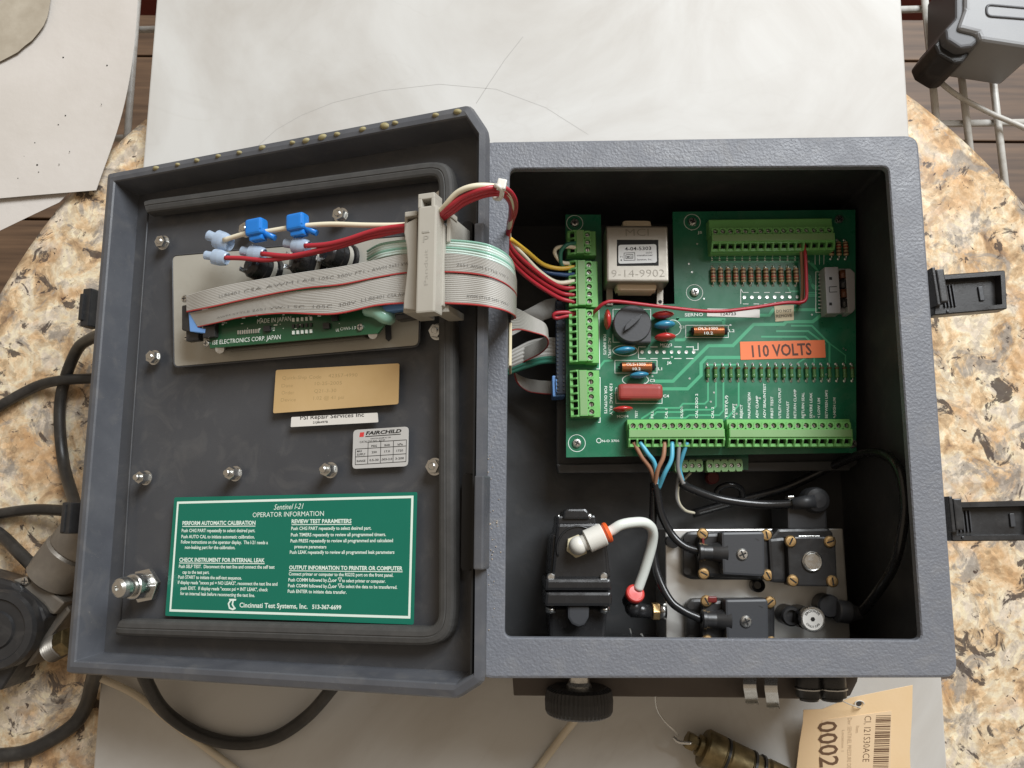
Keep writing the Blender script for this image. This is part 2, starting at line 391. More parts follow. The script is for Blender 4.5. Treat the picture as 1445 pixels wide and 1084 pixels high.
def wood():
    m = bpy.data.materials.new('brown_floor_wood'); m.use_nodes = True; nt = m.node_tree; N = nt.nodes; K = nt.links
    p = N['Principled BSDF']; tc = N.new('ShaderNodeTexCoord'); mp = N.new('ShaderNodeMapping'); mp.inputs['Scale'].default_value = (2.5, 45, 10); K.new(tc.outputs['Object'], mp.inputs[0])
    n = N.new('ShaderNodeTexNoise'); n.inputs['Scale'].default_value = 2; n.inputs['Detail'].default_value = 6; K.new(mp.outputs[0], n.inputs['Vector'])
    r = N.new('ShaderNodeValToRGB'); e = r.color_ramp.elements; e[0].position = .3; e[0].color = (.06, .034, .02, 1); e[1].position = .7; e[1].color = (.155, .092, .052, 1)
    K.new(n.outputs['Fac'], r.inputs[0]); K.new(r.outputs[0], p.inputs['Base Color']); p.inputs['Roughness'].default_value = .55
    return m
M_granite, M_marble, M_wood = granite(), marble(), wood()
# ================================================================== the setting
M_floorg = mat('floor_gap', (.02, .014, .01), .8)
b = B(); b.box((0, 0, -726), (3200, 3200, 4)); floor = obj('floor', b, M_floorg, kind='structure')
pw = 148.0
for i in range(14):
    b = B(); b.box((0, 0, 0), (3000, pw-4, 20), bev=2)
    obj('plank', b, M_wood, floor, M=T((random.uniform(-60, 60), -620+i*pw, -713+random.uniform(-1, 1))))
GR = 469.5; GC = V((25.6, -17.8, 0)); b = B()
prof = [(.001, -30), (GR-8, -30), (GR-2, -27), (GR, -20), (GR, -10), (GR-2, -3), (GR-9, 0), (.001, 0)]
b.lathe(prof, T(GC), 160, sharp=False)
obj('granite_tabletop', b, M_granite, kind='structure')
b = B(); TL, TR, BR, BL = P(226, -60, 20), P(1268, -60, 20), P(1342, 1180, 20), P(124, 1180, 20)
TL, TR = TL+(TL-BL)*.25, TR+(TR-BR)*.25; BL, BR = BL+(BL-TL)*.3, BR+(BR-TR)*.3
M0 = frame((TL+TR+BL+BR)/4, X, Z); inv = M0.inverted()
b.prism([(inv@q)[:2] for q in (BL, BR, TR, TL)], -19.7, 0, M0, bev=1.2)
slab = obj('marble_slab', b, M_marble, label='large white marble slab under the grey instrument box', cat='slab')
M_pencil = mat('pencil_mark', (.36, .35, .33), .6)
for pts, w in ([((738, 52), (712, 85), (690, 118), (672, 146)), .9], [((365, 205), (390, 183), (425, 163), (470, 145), (540, 128), (620, 119), (700, 126), (770, 152), (830, 190)), .55]):
    b = B(); pline(b, zp(20.0), pts, w, Z, .06); obj('pencil_line', b, M_pencil, slab)
# ------------------------------------------------------------------ wire shelf below the table
ws = thing('wire_shelf', P(1400, 150, -66), 'white coated wire shelf below the edge of the granite table', 'shelf')
zs = -60
def bar(p, q, r=3.1, ext=0.0):
    b = B(); d = (q-p)*ext; b.cyl(p-d, q+d, r, n=12); obj('wire', b, M_wirew, ws)
for p, q in (((194, 0), (180, 190)), ((1305, 0), (1318.5, 141)), ((1350, 50), (1366, 188)), ((1394, 50), (1416, 241))):
    a, c = P(*p, zs), P(*q, zs); bar(a+(a-c)*.5, c+(c-a)*.6)
for p, q in (((205, 42), (1300, 13)), ((170, 195), (1440, 173))):
    bar(P(*p, zs-6), P(*q, zs-6), 3.1, .12)
b = B(); b.box(P(720, 4, -180)+V((0, 25, 0)), (900, 62, 40), bev=4)
obj('red_beam', b, M_red, label='dark red wooden beam below the wire shelf', cat='beam')
# grey case on the shelf
zc = 6
cs = thing('plastic_case', P(1400, 40, zs+3), 'grey plastic case with black corner foot on the wire shelf', 'case')
b = B(); pl = [P(x, y, zc) for x, y in ((1362, -40), (1362, 12), (1352, 40), (1380, 47), (1384, 57), (1470, 70), (1470, -40))]
M0 = frame(pl[0], X, Z); inv = M0.inverted()
b.prism([(inv@q)[:2] for q in pl], -58, 0, M0, bev=4, seg=3); obj('shell', b, M_greyc, cs)
b = B(); pl = [P(x, y, zc-8) for x, y in ((1345, -40), (1345, 30), (1331, 45), (1333, 60), (1352, 72), (1368, 70), (1381, 60), (1386, 40), (1364, 8), (1364, -40))]
M0 = frame(pl[0], X, Z); inv = M0.inverted()
b.prism([(inv@q)[:2] for q in pl], -45, 4, M0, bev=3, seg=3); obj('corner', b, M_greycd, cs)
b = B(); pl = [P(x, y, zc-14) for x, y in ((1331, 46), (1319, 62), (1325, 76), (1347, 89), (1360, 88), (1371, 74), (1352, 69), (1338, 60))]
M0 = frame(pl[0], X, Z); inv = M0.inverted()
b.prism([(inv@q)[:2] for q in pl], -44, 0, M0, bev=3, seg=3); obj('foot', b, M_black, cs)
b = B(); a = P(1394, 15, zc); c = P(1462, 24, zc)
ring = roundpoly([P(1392, 7, zc), P(1470, 14, zc), P(1470, 29, zc), P(1392, 23, zc)], 4)
b.tube([q+Z*.3 for q in ring], 1.1, n=6, closed=True, raw=True); obj('slot_rim', b, M_greycd, cs)
b = B(); b.poly([q+Z*.2 for q in offset_loop(ring, 1, Z)]); obj('slot', b, M_greyc, cs)
b = B(); b.tube([P(1329, -20, -40), P(1326, 5, -42), P(1319, 50, -50), P(1320, 102, -52), P(1344, 130, -50), P(1394, 158, -49), P(1444, 180, -49), P(1490, 205, -49)], 2.3)
obj('thin_cord', b, M_wirew, label='thin white cord lying across the wire shelf', cat='cord')
# ------------------------------------------------------------------ paper sheets
def sheet_obj(name, edge_in, edge_out, mt, nu=20, th=.35, **kw):
    "a curling sheet lofted between two edges"
    A, C = smooth_path(edge_in, 8), smooth_path(edge_out, 8)
    n = min(len(A), len(C)); b = B(); rs = []
    for i in range(n):
        row = [A[i].lerp(C[i], j/nu) for j in range(nu+1)]
        row = [p+Z*(2.2*math.sin(p.x*.021+1)*math.sin(p.y*.017)) for p in row]
        rs.append(row)
    b.keep = True
    for dz, fl in ((0, False), (-th, True)):
        L = [[b.v(p+Z*dz) for p in r] for r in rs]
        for i in range(n-1):
            for j in range(nu):
                q = (L[i][j], L[i][j+1], L[i+1][j+1], L[i+1][j]); b.face(q[::-1] if fl else q, True)
    return obj(name, b, mt, **kw)
zq = 9
s1 = sheet_obj('paper_sheet', [P(-150, -60, zq), P(-150, 60, zq), P(-150, 160, zq), P(-150, 296, zq-2)],
          [P(199, -60, zq), P(190, 60, zq), P(171, 160, zq-1), P(135, 268, zq-2)], M_sheet,
          label='large white paper sheet with dark specks curling over the table edge', cat='paper')
sheet_obj('paper_sheet', [P(-150, 240, 3.5), P(-150, 300, 3.2), P(-150, 400, 3)], [P(112, 262, 3.5), P(98, 272, 3.2), P(84, 286, 3)], M_sheet,
          label='lower white paper sheet poking out from under the speckled sheet', cat='paper')
b = B(); b.keep = True; c0 = P(-28, 0, zq+2.4); r0 = (P(72, 0, zq+2.4)-c0).length; k = 48
b.poly([c0+V((math.cos(2*math.pi*i/k), math.sin(2*math.pi*i/k), 0))*(r0*(1+random.uniform(-.012, .012))) for i in range(k)][::1])
bm2 = b.bm; r_ = bmesh.ops.extrude_face_region(bm2, geom=bm2.faces[:])
for w in r_['geom']:
    if isinstance(w, bmesh.types.BMVert): w.co.z += .2
b.keep = False
obj('stone_disc', b, M_stain, label='round grey brown mottled disc lying on the white paper', cat='disc')
b = B()
for x, y, s in ((87, 79, 2.2), (149, 90, 1.6), (90, 161, 1.4), (80, 174, 1.3), (47, 200, 2), (50, 231, 2), (32, 219, 1.2), (23, 250, 1.2), (81, 230, 1), (141, 145, 1), (52, 241, 1), (28, 161, 1), (96, 212, 1)):
    c = P(x, y, zq+2.3); b.mi = 0
    s *= .5; b.lathe([(.8*s, -1.2), (.75*s*.55, -.6), (.001, -.45)], frame(c+V((0, 0, -1.3)), X, Z), 7)
obj('specks', b, M_ink, parent=s1)
# ================================================================== enclosure
en = thing('instrument_enclosure', P(1010, 580, 20), 'grey fibreglass instrument box standing open with its lid folded left', 'enclosure')
ZF, ZB = 160.0, 20.3
oc = [P(679, 199.7, ZF), P(674, 958, ZF), P(1353, 957, ZF), P(1296, 190.5, ZF)]           # counter-clockwise from above
ic = [P(719.5, 238.5, ZF), P(712.5, 899.5, ZF), P(1300.5, 903.5, ZF), P(1253.5, 235, ZF)]
OF = lambda d: off_round(oc, d, Z, 8, 5); IF = lambda d: off_round(ic, d, Z, 4, 5)
out = OF(0); inn = IF(0)
b = B()
o1 = OF(1.6); i1 = IF(-.9)
rs = [[p-Z*19 for p in out], [p-Z*1.8 for p in out], [p-Z*.5 for p in OF(.5)], o1, i1, [p-Z*.7 for p in IF(-.2)], [p-Z*4.5 for p in inn]]
b.rings(rs, cap0=False, cap1=False, smooth=False)
b.rings([[p-Z*4.5 for p in inn], [p-Z*4.5 for p in OF(4.5)]], cap0=False, cap1=False)
flo = OF(1.2)
b.rings([[p-Z*19 for p in out], [p-Z*19 for p in flo], [V((p.x, p.y, ZB)) for p in OF(3)]], cap0=False, cap1=True)
obj('flange', b, M_box, en)
b = B(); b.keep = True
wl = OF(4.5)
A = [[V((p.x, p.y, z)) for p in l] for l, z in ((wl, ZF-4.5), (OF(5.5), ZB+6))]
b.rings([A[0], A[1]], cap0=False, cap1=True); b.keep = False
obj('inner_wall', b, M_boxin, en)
def latch(quad, zl):
    "hinged catch: a tray with raised rim and a hook bar; quad in pixels TL TR BR BL"
    q = [P(x, y, zl) for x, y in quad]; lp = [q[0], q[3], q[2], q[1]]
    b = B(); LF = lambda d: off_round(lp, d, Z, 1.2, 2); l1 = LF(0)
    rs = [[p-Z*9 for p in l1], [p-Z*.8 for p in l1], LF(.7), LF(3.2), [p-Z*6 for p in LF(3.9)]]
    b.rings(rs)
    o = obj('latch', b, M_black, en)
    b = B(); ex = (q[1]-q[0]).normalized(); ey = (q[0]-q[3]).normalized(); w = (q[0]-q[3]).length; L = (q[1]-q[0]).length
    M0 = frame((q[0]+q[3])/2, ex, Z)
    b.box((2.2, 4.5, 1.5), (5, w*.8, 9), M0, .8); b.box((-1.5, 4.5, 0), (2.2, w*.92, 11), M0, .6)
    obj('hook_bar', b, M_black, o)
    b = B()
    for i in range(4): b.box((8+i*2.2, 0, -5.2), (.9, w*.55, 1.2), M0, .2)
    b.box((L-12, 0, -5.4), (3, w*.35, 1.4), M0, .4); b.box((6, -w/2+2.2, .3), (1.6, 1.6, 1), M0, .4)
    obj('grip_rib', b, M_dgrey, o)
latch(((1322, 388), (1419, 381), (1422, 436), (1318, 445)), 118)
latch(((1341, 709), (1462, 706), (1464, 763), (1343, 764)), 118)
# ------------------------------------------------------------------ door
dlb = [D(*q, -4) for q in ((155, 246), (96.5, 950), (647, 986), (685, 962), (690.5, 187), (665, 149))]
DF = lambda d: off_round(dlb, d, DW, 3, 2)
dli = [p+DU*(3.4 if i in (3, 4) else 2.0 if i in (2, 5) else 0) for i, p in enumerate(dlb)]
DI = lambda d: off_round(dli, d, DW, 3, 2)
dl = DF(0); b = B(); n = DW
wob = lambda l, w: [p+n*w for p in l]
rs = [wob(DF(10), -24), wob(DF(7), -18), wob(DF(2), -6), dl, wob(DF(1.2), 2.6), wob(DF(4.6), 3.7), wob(DI(7.2), 3.4), wob(DI(7.9), 2.4), wob(DI(10.5), -16)]
b.rings(rs, cap0=False, cap1=False)
M0 = frame(DO, DU, DW); inv = M0.inverted()
for w in b.bm.verts: w.co = inv @ w.co
door = obj('door', b, M_rim, en, M=M0)
b = B(); l2 = wob(DI(9.5), -16); b.rings([wob(DF(10.2), -23.6), l2], cap1=True)
obj('door_panel', b, M_door, door)
# gasket ridge
gl = [D(x, y, -9) for x, y in ((195, 292), (155, 886), (612, 900), (629, 880), (628, 250), (618, 236))]
GF = lambda d: off_round(gl, d, DW, 9, 5)
b = B(); prof = [(-5.2, -7.1), (-4.9, -2.4), (-4.2, -.9), (-2.9, 0), (-.6, .4), (-.1, .0), (.5, .35), (2.8, 0), (4.0, -.6), (4.8, -2), (5.2, -7.1)]
rs = [wob(GF(o), w) for o, w in prof]
seq = list(range(10, 36))+[0, 1]                     # a strip along the lower, right and upper sides
b.rings([[r[i] for r in rs] for i in seq], closed=True)
obj('gasket', b, M_gasket, door)
b = B(); b.tube([D(209, 300, -15.8), D(186, 620, -15.8), D(170, 876, -15.8)], .55, n=6); obj('panel_ridge', b, M_door, door)
# glue beads on the upper rim
for x, y in ((219, 236), (250, 231), (277, 225), (307, 219), (337, 214), (369, 207), (412, 200), (431, 197), (454, 192), (475, 188), (511, 181), (542, 176), (557, 172), (614, 161), (645, 156)):
    r = random.uniform(1.3, 2.3); b = B(); c = D(x, y+1, 0.2); e = random.uniform(-.3, .3)
    b.lathe([(r*1.1, -1.2), (r, -.2), (r*.75, .5), (r*.35, .9), (.001, 1.0)], frame(c, DU+DV*e, DW) @ Matrix.Diagonal((1.3, .85, 1, 1)), 10, sharp=False)
    obj('glue_bead', b, M_glue, door)
# hinge leaves along the right rim
for (y0, y1) in ((312, 372), (668, 806)):
    b = B(); a, c = D(659.5, y0, -13), D(658, y1, -13); M1 = frame((a+c)/2, DU, DW); L = (a-c).length
    b.prism(rrect(6.5, L, 2.5), -2.9, 0, M1, .3); o = obj('hinge_slot', b, M_dark, door)
    b = B(); a, c = D(677, y0+3, 4), D(675, y1-2, 4); M1 = frame((a+c)/2, DU, DW); L = (a-c).length
    b.box((0, 0, -4), (5.2, L, 9.5), M1, .9); obj('hinge_leaf', b, M_rim, door)
b = B(); a, c = D(670.5, 200, -1), D(668, 958, -1); M1 = frame((a+c)/2, DU, DW); b.box((0, 0, -4), (1.0, (a-c).length, 7), M1); obj('hinge_groove', b, M_dark, door)
# cover plate behind the display, lying in the panel
pq = roundpoly([D(244, 362, -15.3), D(246.5, 517, -15.3), D(590, 487, -15.3), D(594, 332, -15.3)], 3, 4)
b = B(); b.rings([wob(pq, -.7), pq]); obj('backing_plate', b, M_plate, door)
b = B(); q0 = offset_loop(pq, -.7, n); b.tube([p-n*.25 for p in q0], .6, n=6, closed=True, raw=True); obj('plate_bezel', b, M_door, door)
# nuts
def hexnut(r, h, hole, stud):
    b = B(); M = Matrix()
    b.lathe([(r*1.18, 0), (r*1.18, .5), (r*.9, .55)], M, 24)
    hx = [(r*math.cos(math.pi/3*i), r*math.sin(math.pi/3*i)) for i in range(6)]
    b.prism(hx, .5, h, M, .35)
    b.lathe([(hole, h), (hole, h+stud), (hole*.8, h+stud+.4), (.001, h+stud+.4)], M, 16); return b
nutm = to_mesh('nut', hexnut(4.1, 4.2, 2.0, .5), M_steel); nutm2 = to_mesh('nut', hexnut(3.9, 6.4, 2.1, 2.8), M_steel)
for i, (x, y, tall) in enumerate(((224, 340, 0), (343, 322, 0), (476, 301, 0), (620, 277, 0), (613, 466, 0), (211, 503, 0), (199, 674, 1), (326, 668, 1), (461, 663, 1), (609, 658, 0))):
    obj('nut', nutm2 if tall else nutm, None, door, M=frame(D(x, y, -11.5)-DW*4.5, DU, DW) @ Matrix.Rotation(random.uniform(0, 1), 4, 'Z'))
# ------------------------------------------------------------------ labels on the door (flat, 0.3 mm thick)
def label_sheet(quad, plane, nrm, r=1.5, th=.3):
    b = B(); q = [plane(*p) for p in (quad[0], quad[3], quad[2], quad[1])]; l = roundpoly(q, r, 3)
    b.rings([[p+nrm*.02 for p in l], [p+nrm*th for p in l]]); return b
pl = dp(-16)
b = label_sheet(((246.5, 702), (589, 694.5), (584, 881.5), (233.5, 869)), pl, DW, 1)
b.mi = 1
fr = [pl(*q)+DW*.36 for q in ((250.5, 708), (239.5, 863), (579.5, 873), (584, 699.5))]
fi = offset_loop(fr, 1.35, DW); k = [b.v(p) for p in fr]; k2 = [b.v(p) for p in fi]
for i in range(4): b.face((k[i], k[(i+1) % 4], k2[(i+1) % 4], k2[i]))
def lt(s, x0, y0, x1, y1, h, bold=.012, shear=0, ul=False):
    ptext(b, s, pl, (x0, y0), (x1, y1), h, DW, bold, shear, .4)
    if ul: pline(b, pl, [(x0, y0+2.0), (x1, y1+2.0)], .9, DW, .4)
lt('Sentinel I-21', 387, 719.5, 429, 718, 8, .0, .35)
lt('OPERATOR INFORMATION', 357, 730, 457.5, 728, 7, .0)
L = [('PERFORM AUTOMATIC CALIBRATION', 258, 741, 361, 740.5, 5.6, .03, 1), ('Push CHG PART repeatedly to select desired part.', 257, 751, 360.5, 751, 4.8, .02, 0),
     ('Push AUTO CAL to initiate automatic calibration.', 256.5, 759.5, 360, 760, 4.8, .02, 0), ('Follow instructions on the operator display.  The I-21 needs a', 256, 767, 378.5, 768, 4.8, .02, 0),
     ('non-leaking part for the calibration.', 261.5, 774.5, 332.5, 775, 4.8, .02, 0),
     ('CHECK INSTRUMENT FOR INTERNAL LEAK', 253.5, 792.5, 374, 793.5, 5.6, .03, 1), ('Push SELF TEST.  Disconnect the test line and connect the self test', 253, 801.5, 388, 802.5, 4.8, .02, 0),
     ('cap to the test part.', 258, 809.5, 296, 810, 4.8, .02, 0), ('Push START to initiate the self-test sequence.', 252, 816.5, 341.5, 818, 4.8, .02, 0),
     ('If display reads "xxxxx psi = NO LEAKS", reconnect the test line and', 251.5, 824, 392, 826.5, 4.8, .02, 0), ('push EXIT.  If display reads "xxxxx psi = INT LEAK", check', 255.5, 832, 378.5, 834.5, 4.8, .02, 0),
     ('for an internal leak before reconnecting the test line.', 255, 839.5, 360, 842.5, 4.8, .02, 0),
     ('REVIEW TEST PARAMETERS', 412, 738.5, 496.5, 738, 5.6, .03, 1), ('Push CHG PART repeatedly to select desired part.', 411.5, 748, 524.5, 747.5, 4.8, .02, 0),
     ('Push TIMERS repeatedly to review all programmed timers.', 411, 757, 545, 756.5, 4.8, .02, 0), ('Push PRESS repeatedly to review all programmed and calculated', 410.5, 765.5, 555, 765, 4.8, .02, 0),
     ('pressure parameters', 416, 773.5, 461, 774, 4.8, .02, 0), ('Push LEAK repeatedly to review all programmed leak parameters', 409.5, 781.5, 557, 781.5, 4.8, .02, 0),
     ('OUTPUT INFORMATION TO PRINTER OR COMPUTER', 408.5, 803.5, 568.5, 805, 5.6, .03, 1), ('Connect printer or computer to the RS232 port on the front panel.', 408, 812, 555.5, 814, 4.8, .02, 0),
     ('Push COMM followed by', 407.5, 820.5, 462, 821, 4.8, .02, 0), ('or', 469, 821, 476, 821, 4.8, .03, 0), ('to select printer or computer.', 483, 821.5, 544.5, 822.5, 4.8, .02, 0),
     ('Push COMM followed by', 407, 828.5, 462, 829.5, 4.8, .02, 0), ('or', 469, 829.5, 476, 829.5, 4.8, .03, 0), ('to select the data to be transferred.', 482, 829.5, 561, 831, 4.8, .02, 0),
     ('Push ENTER to initiate data transfer.', 406.5, 836.5, 489.5, 838, 4.8, .02, 0),
     ('Cincinnati Test Systems, Inc.', 338.5, 857, 434.5, 859, 7, .02, 0), ('513-367-6699', 441, 859, 482, 860, 6, .03, 0)]
for s, x0, y0, x1, y1, h, bo, ul in L: lt(s, x0, y0, x1, y1, h, bo, 0, ul)
for yy in (821, 829.5):
    pline(b, pl, [(463, yy), (465.7, yy-5.5), (468.4, yy), (463, yy)], .7, DW, .4); pline(b, pl, [(477.5, yy-5.5), (480.2, yy), (482.6, yy-5.5), (477.5, yy-5.5)], .7, DW, .4)
pline(b, pl, [(333.5, 846.5), (326, 847), (323, 852), (324.5, 858), (329, 860), (333, 858)], 2, DW, .4); pline(b, pl, [(324, 846), (334, 846)], 1.5, DW, .41)
pline(b, pl, [(330, 846), (328.5, 853), (331.5, 858)], 2, DW, .42)
obj('operator_label', b, [M_green, M_mint], door, label='green printed operator information label')
b = label_sheet(((390, 522.5), (564, 513), (562.5, 570.5), (386, 583.5)), pl, DW, 1.2, .5); b.mi = 1
for s, x0, x1, y in (('Quick-Ship Code', 399, 454, 536), ('42357-4990', 464, 505, 533), ('Date', 398, 414, 547), ('10-25-2005', 445, 483, 544), ('Order', 398, 416, 557), ('Q21-3-30', 444, 475, 554.5), ('Device', 397, 418, 567), ('1.02 @ 41 psi', 443, 486, 564.5)):
    ptext(b, s, pl, (x0, y), (x1, y-1.6*(x1-x0)/50), 5, DW, -.01, 0, .56)
obj('gold_label', b, [M_gold, M_faint], door, label='gold foil label with faded print')
b = label_sheet(((411.5, 588.8), (533, 582.5), (534, 596), (410.5, 602.8)), pl, DW, .6, .25); b.mi = 1
ptext(b, 'PSI Repair Services Inc', pl, (424, 592.5), (514, 588), 6, DW, .01, 0, .3)
ptext(b, '21J86497B', pl, (442, 597.8), (463, 596.8), 3, DW, .02, 0, .3)
obj('repair_label', b, [M_paper, M_ink], door)
b = label_sheet(((499, 607), (577, 602), (576, 658), (497.5, 661.8)), pl, DW, 2.4, .3); b.mi = 2
ptext(b, 'FAIRCHILD', pl, (516.5, 614), (567, 610.5), 5, DW, .04, .2, .35)
pline(b, pl, [(516, 616.3), (566, 612.8)], 1, DW, .35)
ptext(b, 'WINSTON-SALEM NC USA', pl, (523, 620.3), (552, 618), 1.8, DW, .01, 0, .35)
ptext(b, 'CATALOG NO. 30232', pl, (508, 625.5), (544, 622.8), 3, DW, .01, 0, .35)
g = lambda u, v: (502+u*71.5+(1-v)*.3+v*-.3, 631.5-u*4.5+v*24.5)                          # table grid in pixels
for u in (.245, .495, .745, 1): pline(b, pl, [g(u, -.25), g(u, 1)], .8, DW, .35)
pline(b, pl, [g(0, .1), g(0, 1)], .8, DW, .35)
for v, u0 in ((-.25, .245), (.1, 0), (.55, 0), (1, 0)): pline(b, pl, [g(u0, v), g(1, v)], .8, DW, .35)
for s, u0, u1, v in (('PSIG', .31, .42, .04), ('BAR', .57, .68, .04), ('kPa', .83, .93, .04), ('MAX', .03, .13, .29), ('SUPPLY', .03, .20, .48), ('250', .32, .42, .40), ('17.0', .57, .68, .40), ('1720', .81, .94, .40), ('RANGE', .03, .20, .86), ('0.5-30', .28, .46, .85), ('.003-2.0', .51, .73, .85), ('3-200', .79, .96, .85)):
    ptext(b, s, pl, g(u0, v), g(u1, v), 3, DW, .015, 0, .36)
b.mi = 1; b.poly([pl(*q)+DW*.35 for q in ((508.5, 610.5), (507.5, 617), (513.5, 616.6), (514.5, 610))])
obj('pressure_label', b, [M_silver, M_redink, M_ink], door, label='silver pressure rating label')
# bulkhead fitting on the door
b = B(); base = D(208, 826, -16); M1 = frame(base, DU, DW)
hx = [(10.8*math.cos(math.pi/3*i+.2), 10.8*math.sin(math.pi/3*i+.2)) for i in range(6)]
b.prism(hx, 0, 3.5, M1, .5); b.lathe([(7.6, 3.5), (7.6, 12.5), (7, 13.2), (4.6, 13.2), (4.6, 15), (5.8, 15.2), (6.2, 17.5), (6.2, 20), (5.5, 22.5), (3.8, 24), (1.6, 24.3), (1.4, 23), (.001, 23)], M1, 20)
hx = [(7.9*math.cos(math.pi/3*i), 7.9*math.sin(math.pi/3*i)) for i in range(6)]; b.prism(hx, 3.5, 9.5, M1, .5)
obj('bulkhead_fitting', b, M_steel, door)
# side parts on the door's left edge
b = B()
M1 = frame(D(129, 436, -14), DU, DW); b.box((0, 0, 0), (7, 26, 10), M1, 1); b.box((-2, 0, 3), (3, 18, 8), M1, .6); obj('strike', b, M_black, door)
M1 = frame(D(103, 731, -16), DU, DW); b = B(); b.box((0, 0, 0), (8, 20, 12), M1, 1.2); b.box((-1, 0, 5.5), (3, 18, 3), M1, .6); obj('strike', b, M_black, door)
# ================================================================== main circuit board
ZP = 84.0
pb = zp(ZP)
cb = thing('circuit_board', P(1000, 480, ZP-2), 'green terminal circuit board mounted inside the open grey box', 'circuit board')
def pprism(b, pxs, z0, z1, bev=0):
    q = [P(x, y, z1) for x, y in pxs]; M0 = frame(q[0], X, Z); inv = M0.inverted()
    b.prism([(inv@p)[:2] for p in q], z0-z1, 0, M0, bev); return b
b = pprism(B(), ((798, 303), (848, 303), (850, 431), (952, 429), (949, 299), (1207, 296), (1208.5, 639), (799, 645.5)), ZP-1.6, ZP); obj('board', b, M_pcb, cb)
N_ = Z
# traces
b = B()
def tr(pts, w=2.6): pline(b, pb, pts, w, Z, .06)
f = lambda x, y: (860+x/3.905, 440+y/3.905); g = lambda x, y: (930+x/4.817, 280+y/4.817); h = lambda x, y: (700+x/4.515, 400+y/4.515)
tr([f(250, 383), f(350, 383), f(545, 187), f(680, 187), f(795, 70), f(960, 70), f(975, 55), f(1120, 55), f(1165, 20)], 4.6)
tr([f(290, 425), f(430, 425), f(505, 350), f(505, 285), f(535, 252), f(722, 252)], 4.6)
tr([g(110, 825), g(440, 825), g(440, 860)], 4.5); tr([g(520, 955), g(640, 855), g(850, 855), g(875, 830), g(1075, 830), g(1105, 795)], 4.2) if False else None
tr([g(120, 812), g(130, 825)], 4.5); tr([g(640, 795), g(750, 795), g(775, 757), g(1075, 757)], 4.2)
tr([f(360, 155), f(410, 155), f(440, 120)], 4.2); tr([f(630, 45), f(630, 70)], 4); tr([h(655, 540), h(690, 495), h(745, 490)], 3)
tr([f(1000, 77), f(1115, 77), f(1212, 175), f(1212, 285)]); tr([f(918, 107), f(1095, 107), f(1190, 180)]); tr([f(835, 138), f(1080, 138), f(1110, 165)])
tr([f(1180, 150), f(1300, 240), f(1300, 285)], 1.6); tr([f(1035, 285), f(1080, 255)], 2.2); tr([f(1128, 285), f(1128, 255)], 2)
tr([f(543, 385), f(543, 490), f(525, 507), f(405, 507), f(385, 530), f(265, 530), f(215, 565), f(175, 590)], 2.4)
tr([f(587, 385), f(587, 520), f(565, 540), f(415, 540), f(395, 553), f(260, 553), f(220, 590)], 2.4)
tr([f(628, 385), f(628, 545), f(605, 570), f(440, 570), f(420, 585), f(300, 585)], 2.4); tr([f(712, 385), f(712, 515), f(645, 590)], 2.4)
tr([f(543, 292), f(712, 292)], 2.6)
for i in range(4): tr([g(350+i*26, 432-i*26 if i else 432), g(950, 432-i*26)], 1.6)
tr([g(630, 352), g(940, 352)], 1.6)
tr([g(870, 590), g(890, 632), g(950, 632)], 2.2)
for i in range(3): tr([g(1000, 510+i*14), g(1028+i*4, 530+i*16), g(1028+i*4, 570+i*12), g(1050, 590+i*12), g(1080, 600+i*10)], 1.6)
for i in range(4): tr([g(1010+i*12, 430+i*4), g(1060+i*8, 478+i*6), g(1100, 510+i*8)], 1.5)
for i in range(3): tr([g(1005, 640+i*12), g(1075, 640+i*12)], 1.4)
tr([h(640, 170), h(650, 540)], 1.0)
obj('copper_traces', b, M_trace, cb)
# silkscreen
b = B()
def si(pts, w=1.0): pline(b, pb, pts, w, Z, .11)
def sbox(x0, y0, x1, y1, w=.8): si([(x0, y0), (x1, y0), (x1, y1), (x0, y1), (x0, y0)], w)
def st(s, p0, p1, hh, bo=.014): ptext(b, s, pb, p0, p1, hh, Z, bo, 0, .12)
SCR = ((811, 315), (976.7, 313.5), (980, 413), (1183.7, 310), (814, 625.5), (1202, 626.5))
for x, y in SCR[:3]+SCR[4:5]: pring(b, pb(x, y)+Z*.11, 5.4, 5.75, Z, 28)
for s, x, y0, y1 in (('TEST', 155, 587, 545), ('FILL', 242, 587, 545), ('CAL 1', 320, 587, 535), ('CAL/GO 1', 405, 587, 525), ('CAL Z/GO 2', 487, 587, 452), ('CAL 2', 575, 587, 525), ('TEST(U)', 650, 587, 462), ('ACCEPT', 692, 587, 507), ('REJECT', 733, 587, 512), ('MALFUNCTION', 776, 587, 446), ('ADV CLAMP', 820, 587, 464), ('ADV SEAL/INTEST', 861, 587, 396), ('FIRST TEST', 902, 587, 468), ('UTILITY OUTPUT', 945, 587, 420), ('EXHAUST', 989, 587, 494), ('RETURN CLAMP', 1029, 587, 428), ('RETURN SEAL', 1073, 587, 446), ('SEVERE LEAK', 1117, 587, 446), ('< LOW LIM', 1160, 587, 476), ('BETWEEN LIM\'S', 1202, 587, 432), ('> HIGH LIM', 1246, 587, 474)):
    st(s, f(x, y0), f(x, y1), 3.7)
st('C1', f(385, 92), f(412, 92), 4); st('L2', f(660, 112), f(690, 112), 4); st('MOV3', f(280, 190), f(345, 190), 4); st('J6', f(316, 288), f(342, 288), 4)
st('L1', f(268, 322), f(290, 322), 4); st('C3', f(222, 387), f(250, 387), 4); st('C4', f(296, 472), f(328, 472), 4); st('MOV4', f(42, 585), f(105, 583), 4)
st('SERNO', g(175, 803), g(300, 800), 4.6); st('J5', g(262, 240), g(292, 240), 3.5)
st('N-O 3706', h(675, 1012), h(785, 1010), 3.5); pring(b, pb(*h(655, 1002))+Z*.11, 1.3, 1.7, Z)
